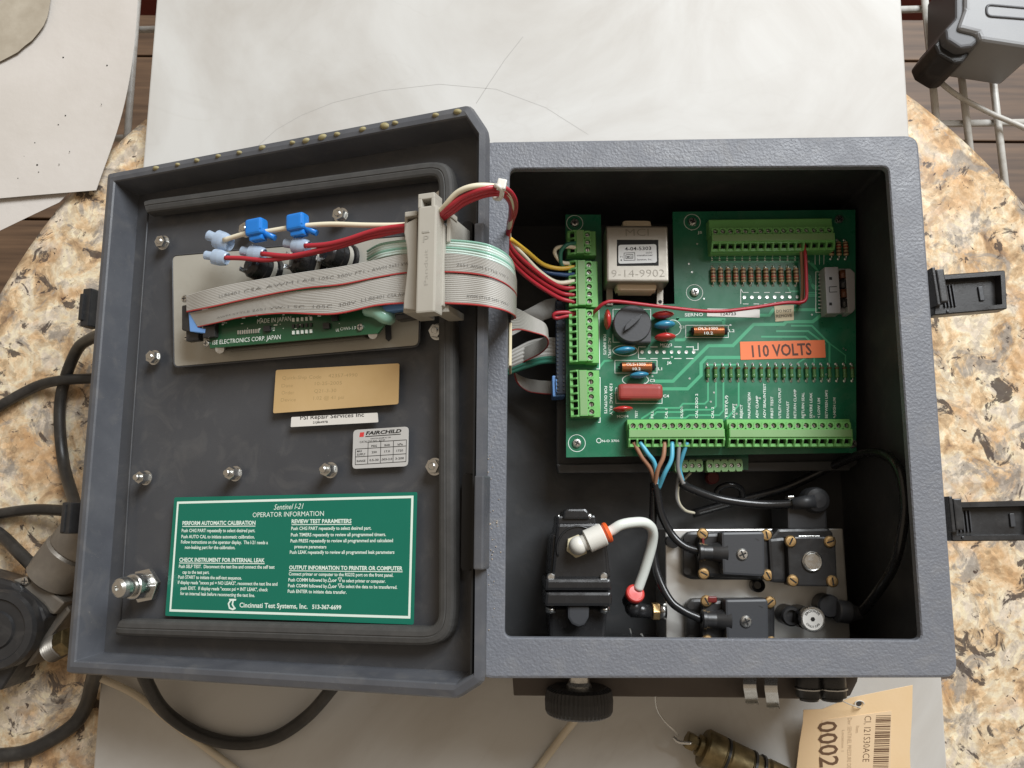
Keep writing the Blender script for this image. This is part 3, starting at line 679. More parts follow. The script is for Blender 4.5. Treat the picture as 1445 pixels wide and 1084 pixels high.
st('AC SUPPLY', h(715, 345), h(715, 480), 4); st('FOR INPUTS', h(684, 325), h(684, 455), 4)
st('120 VAC RLY', h(724, 640), h(724, 840), 4); st('FOR OUTPUTS', h(690, 655), h(690, 830), 4)
sbox(*f(420, 75), *f(655, 142)); sbox(*f(30, 268), *f(262, 338)); sbox(*f(35, 420), *f(290, 505))
for (x0, y0, x1, y1) in ((160, 180, 488, 258),):
    for k in range(5):
        xx = x0+(x1-x0)*k/5; si([f(xx, y0+14), f(xx+40, y0+14)]); si([f(xx, y1), f(xx+40, y1)])
    si([f(160, 195), f(160, 255)]); si([f(488, 172), f(488, 210), f(462, 210), f(462, 190)])
for k in range(5):
    xx = 570+k*72; si([g(xx, 640), g(xx+38, 640)]); si([g(xx, 718), g(xx+38, 718)])
si([g(555, 615), g(555, 718)]); si([g(555, 615), g(570, 640)])
for c, rx, ry in (((h(822, 428)), 17.5, 7.5), (h(888, 615), 18.5, 8)):
    si([(c[0]+rx*math.cos(a*.2618), c[1]+ry*math.sin(a*.2618)) for a in range(25)])
si([h(655, 160), h(660, 545), h(640, 545)]); si([h(640, 600), h(663, 600), h(663, 885), h(650, 885)]); pring(b, pb(*g(95, 880))+Z*.11, 5.2, 5.6, Z, 24)
sbox(*g(1065, 500), *g(1130, 775), .7)
for i in range(12): st(('IN'+str(i+1)), g(365+i*51.3, 425), g(365+i*51.3, 360), 2.2)
for i in range(3): si([g(1060+i*30, 350), g(1060+i*30, 450)], .6); 
sbox(*h(745, 165), *h(985, 375), .9)
obj('silkscreen', b, M_silk, cb, kind='stuff')
# plated holes scattered along the traces, too small to pick apart
b = B()
for i in range(70):
    x, y = random.uniform(860, 1200), random.uniform(310, 590)
    if (845 < x < 955 and y < 480) or (y < 350 and x > 990) or (1040 < x < 1170 and 478 < y < 510): continue
    pring(b, pb(x, y)+Z*.13, .28, .62, Z, 8)
for i in range(16):
    for yy in (352, 357): pring(b, pb(1009.5+i*10.7, yy)+Z*.13, .35, .95, Z, 10)
obj('plated_holes', b, M_solder, cb, kind='stuff')
# pads and screws
def padmesh(r0, r1, hh=.25):
    b = B(); b.lathe([(r1, 0), (r1*.9, hh), (r0, hh*.9), (r0, .05), (.001, .05)], None, 14); return to_mesh('solder_pad', b, M_solder)
pm = padmesh(.55, 1.15); pm2 = padmesh(.55, 1.25)
for i in range(8): obj('solder_pad', pm2, None, cb, M=T(pb(1050.4+i*10.66, 419.8-i*.1)+Z*.02))
for i in range(8): obj('solder_pad', pm2, None, cb, M=T(pb(906+i*10.4, 497)+Z*.02))
def screwmesh(r, hd, slot='cross', m=M_steel, name='screw'):
    b = B(); b.lathe([(r, 0), (r, hd*.5), (r*.82, hd*.92), (r*.5, hd), (.001, hd)], None, 18); b.mi = 1
    b.box((0, 0, hd), (r*1.3, r*.26, .12)); 
    if slot == 'cross': b.box((0, 0, hd+.01), (r*.26, r*1.3, .12))
    return to_mesh(name, b, [m, M_dark])
sm = screwmesh(3.0, 2.0)
for x, y in SCR: obj('mounting_screw', sm, None, cb, M=T(pb(x, y)+Z*.02) @ Matrix.Rotation(random.uniform(0, 1.5), 4, 'Z'))
# ------------------------------------------------------------------ terminal blocks
def tb_screw():
    b = B(); b.lathe([(1.55, 0), (1.55, .5), (1.3, .7), (.001, .7)], None, 14); b.mi = 1; b.box((0, 0, .7), (2.7, .5, .14)); return to_mesh('terminal_screw', b, [M_steel, M_dark])
tbs = tb_screw()
def terminal(M, n, pitch, hdr=6.0, dark=False, name_label=None):
    "M: screw 0 on the board; x runs along the row, -y is the wire side"
    L = n*pitch; xa = -pitch/2
    b = B(); b.mi = 0
    R = Matrix(((0, 0, 1, 0), (1, 0, 0, 0), (0, 1, 0, 0), (0, 0, 0, 1)))                       # profile (y,z) pushed along x
    MM = M @ T((xa, 0, 0)) @ R
    b.prism([(hdr, 0), (hdr, 8.3), (hdr-.6, 8.9), (2.35, 8.9), (2.35, 9.2), (-2.2, 9.2), (-2.2, 0)], -.6, L+.6, MM)
    b.prism([(-2.25, 0), (-2.25, 12.6), (-2.6, 13.2), (-7.5, 13.2), (-7.9, 12.7), (-7.9, 0)], -.2, L+.2, MM); 
    b.prism([(-7.9, 0), (-7.9, 6.5), (-13.2, 6.5), (-13.6, 6.0), (-13.6, 0)], -.2, L+.2, MM)
    for i in range(n):                                                                       # screw wells
        cx = i*pitch; w = pitch/2-.06; k = 16
        sq = []; ci = []
        for j in range(k):
            a = 2*math.pi*(j+.5)/k; c, s_ = math.cos(a), math.sin(a); m = max(abs(c), abs(s_))
            sq.append((cx+c/m*w, s_/m*2.25)); ci.append((cx+1.75*c, 1.75*s_))
        rs = [[M@V((x, y, 8.9)) for x, y in sq], [M@V((x, y, 12.2)) for x, y in sq], [M@V((x, y, 12.2)) for x, y in ci], [M@V((x, y, 9.25)) for x, y in ci]]
        b.rings(rs, cap0=False, cap1=False)
    for i in range(n+1):                                                                     # walls between wire entries
        cx = xa+i*pitch; b.prism([(-7.85, 6.4), (-7.85, 12.4), (-9.5, 12.4), (-13.4, 9.8), (-13.4, 6.4)], -.55, .55, M @ T((cx, 0, 0)) @ R)
    for i in range(n):
        cx = i*pitch; b.box((cx, -12.4, 8.0), (pitch-1.1, 1.9, 3.0), M); b.box((cx, -8.3, 11.6), (pitch-1.1, .9, 1.4), M)
    b.mi = 2
    for i in range(n): b.box((i*pitch, -9.9, 6.7), (pitch-1.2, 3.2, .5), M)
    for i in range(n): pring(b, M@V((i*pitch, 0, 9.32)), 0, 1.74, Z, 14)
    b.mi = 1; b.prism([(-2.9, 13.25), (-2.9, 13.3), (-7.3, 13.3), (-7.3, 13.25)], 0.3, L-.3, MM)
    o = obj('terminal_block', b, [M_tb, M_tbd, M_dark], cb)
    for i in range(n):
        obj('terminal_screw', tbs, None, o, M=M @ T((i*pitch, 0, 9.4)) @ Matrix.Rotation(random.uniform(0, 3), 4, 'Z'))
    return o
def row(p0, p1, n, entry, hdr=6.0, zt=12.0):
    a, c = P(*p0, ZP+zt), P(*p1, ZP+zt); a.z = c.z = ZP+.02; pitch = (c-a).length/(n-1)
    return terminal(frame(a, c-a, Z), n, pitch, hdr)
row((893.3, 601), (1015.5, 600.5), 12, 'down', 4.5)
row((1034.6, 600.8), (1195, 600.5), 15, 'down', 4.5)
row((1009.5, 326.5), (1170.5, 324.5), 16, 'down', 9.5)
row((831, 373.5), (832, 425), 6, 'left'); row((832, 442), (833, 504.3), 7, 'left'); row((833.5, 528.3), (835, 581.2), 6, 'left')
row((829, 331), (829.5, 352), 3, 'left')
# ------------------------------------------------------------------ resistors and diodes (shared meshes, along local y)
def resistor(body, bands, L=9.6, r=1.55):
    b = B(); R = Matrix.Rotation(-math.pi/2, 4, 'X')
    b.lathe([(.001, -L/2), (r*.9, -L/2), (r*1.12, -L*.42), (r*1.12, -L*.3), (r*.95, -L*.22), (r*.95, L*.22), (r*1.12, L*.3), (r*1.12, L*.42), (r*.9, L/2), (.001, L/2)], T((0, 0, r+.3)) @ R, 12)
    for k, (y, mi) in enumerate(bands):
        b.mi = mi; b.lathe([(r*1.14, y-.5), (r*1.14, y+.5)], T((0, 0, r+.32)) @ R, 12)
    b.mi = 3
    for s in (-1, 1):
        b.tube([V((0, s*L*.48, r+.3)), V((0, s*(L/2+1.4), r+.2)), V((0, s*(L/2+1.9), 0))], .38, n=6, k=3)
        b.lathe([(1.0, 0), (.9, .3), (.4, .6)], T((0, s*(L/2+1.9), 0.05)), 10)
    return to_mesh('resistor', b, [body, M_band1, M_band2, M_solder])
rm = resistor(M_tan, [(-3.2, 1), (-1.2, 2), (.9, 1), (3.2, 1)])
for i in range(12): obj('resistor', rm, None, cb, M=T(P(1006.4+i*10.65, 388.3, ZP+2)-Z*2))
for x in (1173, 1183.7, 1193.6): obj('resistor', rm, None, cb, M=T(P(x, 351, ZP+2)-Z*2) @ Matrix.Rotation(math.pi, 4, 'Z'))
dm = resistor(M_glass, [(2.6, 1)], 7.6, 1.25); dm.name = 'diode'
for i in range(20): obj('diode', dm, None, cb, M=T(P(999+i*10.72, 525.3, ZP+1.5)-Z*1.5))
# ------------------------------------------------------------------ capacitors, varistors, coils
def lens(mt, name, pc, wx, wy, zz, hgt, rot=0.0, leads=True):
    "an epoxy dipped disc standing on its edge, seen from above"
    c = P(*pc, ZP+hgt); sx = (P(pc[0]+wx/2, pc[1], ZP+hgt)-c).length; sy = (P(pc[0], pc[1]+wy/2, ZP+hgt)-c).length
    b = B(); t = bmesh.new(); bmesh.ops.create_uvsphere(t, u_segments=18, v_segments=10, radius=1)
    M0 = T((c.x, c.y, ZP+hgt*.58)) @ Matrix.Rotation(rot, 4, 'Z')
    for w in t.verts:
        p = w.co; w.co = M0 @ V((p.x*sx, p.y*sy*(1-.15*abs(p.x)), p.z*hgt*.5))
    b.merge(t)
    for q in b.bm.faces: q.smooth = True
    for s in (-.5, .5): b.cyl(M0@V((s*sx, 0, -hgt*.58)), M0@V((s*sx, 0, -hgt*.2)), .4, n=6)
    return obj(name, b, mt, cb)
lens(M_mov, 'varistor', (858.5, 448), 11, 30, 0, 14); lens(M_mov, 'varistor', (937.5, 442), 32, 11, 0, 12, .05); lens(M_mov, 'varistor', (940.5, 473.5), 31, 12, 0, 12, .05); lens(M_mov, 'varistor', (880, 576), 30, 9, 0, 12, .06)
lens(M_cblue, 'disc_capacitor', (939.5, 456.5), 31, 13, 0, 10, .1); lens(M_cblue, 'disc_capacitor', (882.5, 492.5), 31, 10, 0, 9, .12); lens(M_cblue, 'disc_capacitor', (903, 528), 28, 10, 0, 9, .1)
b = B(); c = P(903, 553.5, ZP+6); hx = (P(935, 553.5, ZP+6)-P(871.5, 553.5, ZP+6)).length
b.box((c.x, c.y, ZP+5.2), (hx, 10.6, 9.6), bev=3.4, seg=4); obj('film_capacitor', b, M_film, cb)
for (x0, y0, x1, y1) in ((976, 459, 1026, 475), (875, 510.5, 924, 524.5)):
    a, c = P(x0, (y0+y1)/2, ZP+5), P(x1, (y0+y1)/2, ZP+5); a.z = c.z = ZP+4; b = B(); L = c-a
    b.mi = 1; b.cyl(a, c, 2.6, n=12); b.mi = 0; nt_ = 26
    b.tube([a+L*(.06+.86*i/(nt_*6))+V((0, math.cos(i*math.pi/3), math.sin(i*math.pi/3)))*3.05 for i in range(nt_*6+1)], .42, n=5, raw=True)
    b.mi = 2; ptext(b, 'OLS-1000', zp(ZP+7.7), (x0+9, (y0+y1)/2-1.5), (x1-13, (y0+y1)/2-1.5), 4, Z, 0, 0, .1); ptext(b, '10.2', zp(ZP+7.7), (x0+18, (y0+y1)/2+5), (x1-20, (y0+y1)/2+5), 4, Z, 0, 0, .1)
    b.mi = 1; b.cyl(a-L*.06, a, .5, n=6); b.cyl(c, c+L*.05, .5, n=6)
    obj('coil', b, [M_copper, M_dark, M_silk], cb)
b = B(); c = P(892.7, 456.5, ZP+12); M1 = T((c.x, c.y, ZP)); b.lathe([(11, 0), (12.6, 1), (12.6, 10.6), (11.9, 11.4), (.001, 11.4)], M1, 36); b.box((6.5, -6.5, 5), (12, 12, 10), M1, 1)
t = [(-8.5, -1), (-5, 1.8), (0, 2.6), (5, 1.8), (8.5, 1), (5, -.8), (0, -1.4), (-5, -1.6)]
b.prism(t, 11.3, 15, M1 @ Matrix.Rotation(.65, 4, 'Z'), .5); obj('round_relay', b, M_dgrey, cb)
# header socket on the right
M_sock = mat('grey_socket_plastic', (.30, .30, .31), .45)
b = B(); pprism(b, ((1163.5, 377), (1183, 376.5), (1187, 442), (1167, 442.5)), ZP, ZP+11, .5); pprism(b, ((1193.5, 379), (1200, 379), (1206.5, 385), (1207, 436), (1203, 441.5), (1197, 441.5)), ZP, ZP+11, .5)
pprism(b, ((1182, 379), (1194, 379), (1198, 441), (1186, 441)), ZP, ZP+6, .3)
b.mi = 1
for y in (393, 429): pprism(b, ((1170, y-2), (1174, y-2), (1174.3, y+2), (1170.3, y+2)), ZP+10.8, ZP+11.1)
for q in ([(1170, 405), (1181, 404.5)], [(1170, 405), (1170.5, 412.5)], [(1170.5, 412.5), (1181.5, 412)]): pline(b, zp(ZP+11), q, 1, Z, .08)
hs = obj('header_socket', b, [M_sock, M_dark], cb)
for i in range(4):
    b = B(); a = P(1189+i*.9, 388+i*13.5, ZP+8); b.cyl(a-Y*2.8, a+Y*2.8, 2.5, n=12); obj('key_peg', b, M_band1 if i % 2 == 0 else M_black, hs)
for i in range(10):
    b = B(); a = P(1158.5, 388+i*5.2, ZP+2); b.box(a, (3.4, .7, .6)); obj('pin', b, M_solder, hs)
# paper labels on the board
b = label_sheet(((1044, 482.5), (1163.5, 480), (1165, 504.8), (1045, 508)), pb, Z, .4, .35); b.mi = 1
ptext(b, '110 VOLTS', pb, (1061.5, 504), (1145.5, 500.5), 17, Z, .022, 0, .42); obj('voltage_label', b, [M_orange, M_inkbr], cb, label='orange voltage sticker')
b = label_sheet(((998, 435.5), (1056, 433.5), (1071.5, 438.5), (1072, 448), (1002, 449))[:1]+((1072, 437), (1072, 448.5), (997.5, 446.5)), pb, Z, .4, .3); b.mi = 1
ptext(b, '124723', pb, (1017, 445.5), (1038.5, 445), 4.4, Z, .02, 0, .36); obj('serial_label', b, [M_paper, M_ink], cb)
b = label_sheet(((1092.5, 432), (1120, 430.5), (1120, 452), (1094, 454)), pb, Z, .3, .3); b.mi = 1
ptext(b, 'DO NOT', pb, (1095.5, 441.5), (1117, 440.5), 4.2, Z, 0, 0, .36); ptext(b, 'REMOVE', pb, (1095.5, 448.5), (1117.5, 447.3), 4.2, Z, 0, 0, .36); obj('warning_label', b, [M_beige, M_ink], cb)
# ------------------------------------------------------------------ transformer (stands in the notch)
tf = thing('transformer', P(899, 370, ZP-20), 'small metal shell transformer with stamped numbers beside the circuit board', 'transformer')
zt = 104.0
q = [P(x, y, zt) for x, y in ((855.5, 319), (943, 317.5), (944, 397.5), (855.5, 398.5))]; c = sum(q, V())/4; w, hh = (q[1]-q[0]).length, (q[0]-q[3]).length
b = B(); M1 = T((c.x, c.y, zt))
b.box((0, 0, -12), (w, hh, 24), M1, 1.6, 3)
ptz = zp(zt); b.mi = 1
ptext(b, 'MCI', ptz, (883, 333.5), (915.5, 333), 11, Z, -.012, 0, .15); ptext(b, '9-14-9902', ptz, (863, 391.5), (938, 390.5), 11, Z, -.014, 0, .15)
obj('shell', b, [M_nickel, M_emb], tf)
b = B(); q = [ptz(*p) for p in ((870.5, 338.5), (929, 338.5), (929.5, 375), (870.5, 375.5))]
b.poly([p+Z*.1 for p in q]); obj('core_window', b, M_dark, tf)
b = label_sheet(((872.5, 346), (926, 345), (927, 371), (872.5, 372.5)), lambda x, y: P(x, y, zt)+Z*.12, Z, 1.6, .3); b.mi = 1
pp = lambda x, y: P(x, y, zt)+Z*.12
ptext(b, '4-04-5303', pp, (881.5, 354), (919, 353), 5, Z, .015, 0, .36); ptext(b, '2630', pp, (911, 358.3), (920, 358), 2.4, Z, 0, 0, .36); ptext(b, 'transformer', pp, (898.5, 362), (921, 361.5), 2.6, Z, .01, 0, .36); ptext(b, 'Senston, Inc.', pp, (898.5, 368), (920, 367.5), 2.6, Z, .01, 0, .36)
for q in ([(880.5, 357.5), (895.5, 357), (896, 367.5), (880.5, 368), (880.5, 357.5)], [(883, 360), (893, 359.5), (893, 365), (883, 365.5), (883, 360)]): pline(b, pp, q, .8, Z, .36)
ptext(b, 'MCI', pp, (884.5, 364.5), (892, 364), 3, Z, .02, 0, .37); ptext(b, 'P1', pp, (875, 364), (878.5, 364), 2.2, Z, 0, 0, .36); pring(b, pp(876.5, 367.5)+Z*.37, 0, .5, Z)
obj('rating_label', b, [M_silver, M_ink], tf)
b = B(); a = P(899, 404, 98); b.box((a.x, a.y+2, 90), (27, 10, 15), bev=3); b.box((P(899, 318, 98)).xy.to_3d()+Z*90, (20, 8, 16), bev=3); obj('coil', b, M_coilt, tf)
b = B(); a = P(899, 410, 94); b.box((a.x, a.y+4, 84), (27, 10, 12), bev=1); obj('bobbin', b, M_black, tf)
for x in (860, 931):
    b = B(); pprism(b, ((x-4, 396), (x+5, 396), (x+5, 431), (x-4.5, 431)), ZP-3, ZP+1.5, .3); b.mi = 1; pring(b, P(x+.5, 426, ZP+1.5)+Z*.1, 0, 1.3, Z); obj('foot', b, [M_nickel, M_dark], tf)
M_seal = mat('dark_red_seal', (.14, .012, .010), .4)
# ------------------------------------------------------------------ carrier plate and lower board under the main board
b = B(); pprism(b, ((785, 470), (1208, 462), (1210, 655), (1195, 664), (795, 668), (785, 660)), 56, 60, .8); pprism(b, ((785, 655), (1200, 650), (1200, 664), (788, 668)), 60, 66, .8)
for x, y in ((800, 480), (1195, 480), (805, 640), (1190, 632)): b.cyl(P(x, y, 28), P(x, y, 56), 5, n=10)
obj('carrier_tray', b, M_boxin, label='black plastic carrier tray under the green circuit board', cat='tray')
lb = thing('lower_board', P(1000, 655, 60), 'narrow lower terminal board peeking out below the green circuit board', 'circuit board')
b = B(); pprism(b, ((945, 640), (1056, 637), (1056, 663), (945, 665)), 66.3, 68); obj('board', b, M_pcb, lb)
def small_tb(p0, p1, n):
    a, c = P(*p0, 76), P(*p1, 76); a.z = c.z = 68.05; pit = (c-a).length/(n-1); M = frame(a, c-a, Z); b = B()
    for i in range(n):
        w = pit/2-.06; k = 16; sq = []; ci = []
        for j in range(k):
            an = 2*math.pi*(j+.5)/k; cc, s_ = math.cos(an), math.sin(an); m = max(abs(cc), abs(s_)); sq.append((i*pit+cc/m*w, s_/m*4)); ci.append((i*pit+1.5*cc, 1.5*s_))
        b.mi = 0; b.rings([[M@V((x, y, 0)) for x, y in sq], [M@V((x, y, 8)) for x, y in sq], [M@V((x, y, 8)) for x, y in ci], [M@V((x, y, 6)) for x, y in ci]], cap0=False, cap1=False)
        b.mi = 1; pring(b, M@V((i*pit, 0, 6.05)), 0, 1.49, Z, 14)
    o = obj('terminal_block', b, [M_tbd, M_dark], lb)
    for i in range(n): obj('terminal_screw', tbs, None, o, M=M @ T((i*pit, 0, 6.1)) @ Matrix.Scale(.85, 4) @ Matrix.Rotation(random.uniform(0, 3), 4, 'Z'))
small_tb((957, 658), (987, 657), 4); small_tb((1002, 657.5), (1043, 656.5), 5)
b = B(); a = P(1006, 674, 40); b.lathe([(4.6, 0), (4.6, 6), (4, 7), (.001, 7)], T((a.x, a.y, 34)), 20); obj('vent_plug', b, M_seal, label='small red vent plug below the lower terminal board', cat='plug')
# ------------------------------------------------------------------ navy header strip on the board's left edge
b = B(); pprism(b, ((784, 424), (799, 424), (800, 556), (785, 556)), 70, 82, .5)
nv = obj('ribbon_header', b, M_navy, label='navy pin header along the left edge of the circuit board', cat='connector')
for i in range(22):
    b = B(); a = P(787, 428+i*5.8, 82); b.box((a.x, a.y, 82.3), (1.0, 1.0, .8)); b.box((a.x+4, a.y, 82.3), (1.0, 1.0, .8)); obj('pin', b, M_boxin, nv)
# ================================================================== ribbon cables
def catm(pts, s):
    n = len(pts)-1; x = max(0, min(n-1e-6, s*n)); i = int(x); t = x-i
    p1, p2 = pts[i], pts[i+1]; p0 = pts[i-1] if i else p1*2-p2; p3 = pts[i+2] if i+2 <= n else p2*2-p1
    return .5*((2*p1)+(p2-p0)*t+(2*p0-5*p1+4*p2-p3)*t*t+(3*p1-p0-3*p2+p3)*t**3)
def ribbon(name, top, bot, n, mats, colour, texts=(), st=90, th=.45, parent=None, **kw):
    "n moulded conductors side by side between two edge curves; colour(i) gives the material slot"
    S = lambda s, t: catm(top, s).lerp(catm(bot, s), t)
    def nor(s, t):
        e = 1e-3; a = S(min(1, s+e), t)-S(max(0, s-e), t); c = S(s, 1)-S(s, 0); m = a.cross(c); return -m.normalized()
    b = B(); sub = 4; L1 = []; L2 = []; b.keep = True
    for i in range(st+1):
        s = i/st; N0 = nor(s, .5); r1 = []; r2 = []
        for j in range(n*sub+1):
            t = j/(n*sub); hgt = abs(math.sin(math.pi*j/sub))**.6*th
            p = S(s, t); r1.append(b.v(p+N0*(hgt+.12))); r2.append(b.v(p-N0*(hgt+.12)))
        L1.append(r1); L2.append(r2)
    for i in range(st):
        for j in range(n*sub):
            b.mi = colour(j//sub)
            b.face((L1[i][j], L1[i+1][j], L1[i+1][j+1], L1[i][j+1]), True); b.face((L2[i][j], L2[i][j+1], L2[i+1][j+1], L2[i+1][j]), True)
    for s, s0, s1, t, hh, mi in texts:
        b.mi = mi; W = (S(.5, 1)-S(.5, 0)).length
        def fn(x, y):
            q = t-y/W; return S(x, q)+nor(x, .5)*(th+.3)
        maptext(b, s, fn, s0, s1, 0, hh, -.01)
    return obj(name, b, mats, parent, **kw)
dd = lambda x, y, w: D(x, y, w)
def edge(door_pts, world_pts): return [D(*q) for q in door_pts]+[P(*q) for q in world_pts]
redl = edge([(264, 441, 3), (300, 434, 8), (345, 424, 9), (422, 409, 9), (480, 403, 9), (530, 393, 8), (570, 386.5, 6), (600, 385, 6)], [(632, 385, 208), (664, 387, 212), (690, 391.5, 214), (712, 401, 210), (725, 412, 198), (728, 420, 178), (724, 428, 150)])
atop = edge([(264, 417, 3), (300, 407, 8), (345, 398, 9), (422, 385, 9), (480, 376.5, 9), (530, 367, 8), (570, 359, 6), (600, 357, 6)], [(632, 357.5, 208), (664, 361, 212), (690, 367, 214), (712, 377, 210), (725, 388, 198), (728, 398, 178), (724, 408, 150)])
bbot = edge([(280, 462, 2), (303, 457, 5), (345, 448, 6), (400, 443, 6), (470, 444.5, 7), (530, 432.5, 7), (570, 429, 5), (600, 428, 5)], [(632, 429.5, 207), (664, 431, 211), (690, 434, 213), (712, 439.5, 209), (725, 446, 197), (727, 450, 178), (722, 452, 150)])
btop = edge([(268, 441.5, 2), (302, 434.5, 6), (345, 424.8, 7.2), (400, 413.5, 7.2), (472, 404.8, 7.6), (530, 394, 7.2), (570, 387.5, 5.2), (600, 386, 5.2)], [(632, 386, 207), (664, 388, 211), (690, 392.5, 213), (712, 402, 209), (725, 413, 197), (727.5, 421, 178), (723, 429, 150)])
M_ribink = mat('ribbon_print', (.17, .165, .155), .6)
RM = [M_rib, M_ribred, M_ribink]
ribbon('ribbon_cable', atop, redl, 12, RM, lambda i: 1 if i == 11 else 0, [('LL86401 CSA AWM I A/B 105C 300V FT1 - AWM 2651 VW-1 - 105C', .09, .50, .60, 1.9, 2), ('2651 AWM STYLE VW-1', .60, .80, .64, 1.9, 2)],
       label='grey ribbon cable with red edge, the upper one through the clip', cat='ribbon cable', group='grey ribbon cables')
ribbon('ribbon_cable', btop, bbot, 16, RM, lambda i: 1 if i == 15 else 0, [('AWM STYLE 2651 VW-1 SC  105C  300V  LL86401 CSA AWM I A/B', .08, .48, .74, 1.9, 2), ('AWM STYLE 2651 VW-1', .63, .80, .76, 1.9, 2)],
       label='grey ribbon cable below the red edge line, reaching the blue plug', cat='ribbon cable', group='grey ribbon cables')
ctop = edge([(519, 353, -4), (535, 344, 3), (555, 340, 4), (571, 338.5, 4), (600, 337.5, 4)], [(632, 337.8, 206), (664, 340, 210), (690, 345, 212), (710, 355, 207), (720.5, 366, 196), (724, 378, 176), (721, 390, 150)])
cbot = edge([(519, 375, -4), (535, 366, 3), (555, 361, 4), (571, 359, 4), (600, 358, 4)], [(632, 358.5, 206), (664, 362, 210), (690, 368, 212), (712, 378, 207), (724, 389, 196), (727, 399, 176), (723, 409, 150)])
ribbon('clear_ribbon', ctop, cbot, 6, [M_ribteal, M_ribpale], lambda i: 1 if i in (1, 2, 4, 5) else 0, st=60, th=.8, label='clear teal striped ribbon cable above the grey ribbons', cat='ribbon cable')
# ribbons folded inside the box at the left
t1 = [P(722, 432, 150), P(735, 438, 120), P(752, 447, 104), P(768, 456, 100), P(772, 470, 90), P(762, 480, 78), P(740, 490, 70), P(724, 500, 62), P(722, 520, 54), P(738, 532, 52), P(762, 537, 60), P(786, 538, 68)]
t2 = [P(718, 468, 150), P(733, 466, 120), P(752, 470, 104), P(770, 476, 100), P(773, 488, 90), P(762, 500, 78), P(742, 510, 70), P(727, 520, 62), P(730, 540, 54), P(744, 552, 52), P(764, 556, 60), P(786, 557, 68)]
ribbon('folded_ribbon', t1, t2, 14, RM, lambda i: 1 if i == 13 else 0, st=80, label='grey ribbon cable folded in an S at the left inside the box', cat='ribbon cable')
t1 = [P(722, 446, 80), P(745, 436, 72), P(768, 424, 68), P(786, 420, 70)]; t2 = [P(722, 474, 80), P(745, 462, 72), P(768, 452, 68), P(786, 446, 70)]
ribbon('flat_ribbon', t1, t2, 16, RM, lambda i: 0, st=30, label='dim grey ribbon cable running flat behind the folded ribbon', cat='ribbon cable')
t1 = [P(718, 496, 70), P(745, 482, 70), P(765, 477, 71), P(786, 476, 72)]; t2 = [P(716, 530, 66), P(745, 520, 68), P(765, 514, 70), P(786, 513, 72)]
ribbon('split_ribbon', t1, t2, 7, [M_rib, M_wgreen], lambda i: 1 if i in (5, 6) else 0, st=30, th=1.0, label='separated grey and green conductors behind the folded ribbon', cat='ribbon cable')
b = B(); pprism(b, ((779, 530), (797, 529), (798, 559), (780, 560)), 62, 80, 1); pprism(b, ((784, 535), (790, 535), (791, 554), (785, 554)), 80, 82, .5); obj('ribbon_socket', b, M_bidc, label='blue ribbon socket at the lower left edge of the circuit board', cat='connector')
b = B(); a = P(722.5, 487, 150); b.box((a.x-1, a.y, 138), (1.8, 26, 30), bev=.6); obj('edge_guard', b, M_owhite, label='cream plastic edge guard inside the box opening below the ribbons', cat='edge guard')
# ------------------------------------------------------------------ ribbon clip on the door
cl = thing('ribbon_clip', D(602, 360, -16), 'warm grey plastic clip clamping the ribbon cables to the lid', 'clip')
def dbox(b, x0, y0, x1, y1, w0, w1, bev=.8):
    a, c = D(x0, y0, w1), D(x1, y1, w1); iv = M0d.inverted(); a, c = iv@a, iv@c
    b.box(((a.x+c.x)/2, (a.y+c.y)/2, (w0+w1)/2), (abs(c.x-a.x), abs(a.y-c.y), w1-w0), M0d, bev)
M0d = frame(DO, DU, DW)
b = B(); dbox(b, 590, 292, 613, 440, 13, 23, 1); 
dbox(b, 590, 274, 613, 279, 13, 23, .5); dbox(b, 590, 279, 595, 293, 13, 23, .5); dbox(b, 608.5, 279, 613, 293, 13, 23, .5); dbox(b, 591, 276, 612, 293, 12.4, 14, .2)
o = obj('bar', b, M_clip, cl); b = B(); dbox(b, 595.5, 326, 606, 328, 22.5, 23.3, .2)
ptext(b, 'P', dp(23), (597, 342), (604.5, 342), 10, DW, 0, 0, .15); ptext(b, 'Panduit', dp(23), (604, 402), (604, 352), 6, DW, -.02, 0, .12); obj('moulded_mark', b, mat('clip_moulding', (.355, .34, .30), .5), cl)
iv = M0d.inverted()
b = B()
for s in (-1, 1):
    pts = [(587, 306, 16), (573.5, 316, 14), (572.5, 330, 13), (576, 350, 13), (577.5, 375, 13), (575, 400, 13), (572, 425, 13), (571.5, 437, 13), (587, 437, 16)] if s < 0 else [(614, 306, 16), (628, 318, 14), (629, 340, 13), (628, 375, 13), (627.5, 410, 13), (627, 432, 13), (614, 437, 16)]
    q = [(iv@D(*p)) for p in pts]; b.prism([(p.x, p.y) for p in q], 9, 15, M0d, .7)
obj('wing', b, M_clip, cl)
b = B(); dbox(b, 571, 299, 588, 304, 6, 17, .6); dbox(b, 614, 299, 634, 304, 6, 17, .6); dbox(b, 571, 304, 574.5, 330, -15, 14, .5); dbox(b, 630.5, 304, 635, 341, -15, 14, .5); dbox(b, 614, 289, 621, 303, 4, 14, .5)
dbox(b, 569, 433, 590, 440, -10, 11, .6); dbox(b, 611, 432, 633, 440, -10, 11, .6); dbox(b, 572, 304, 634, 438, -15.5, -11, .6); obj('base', b, M_clip, cl)
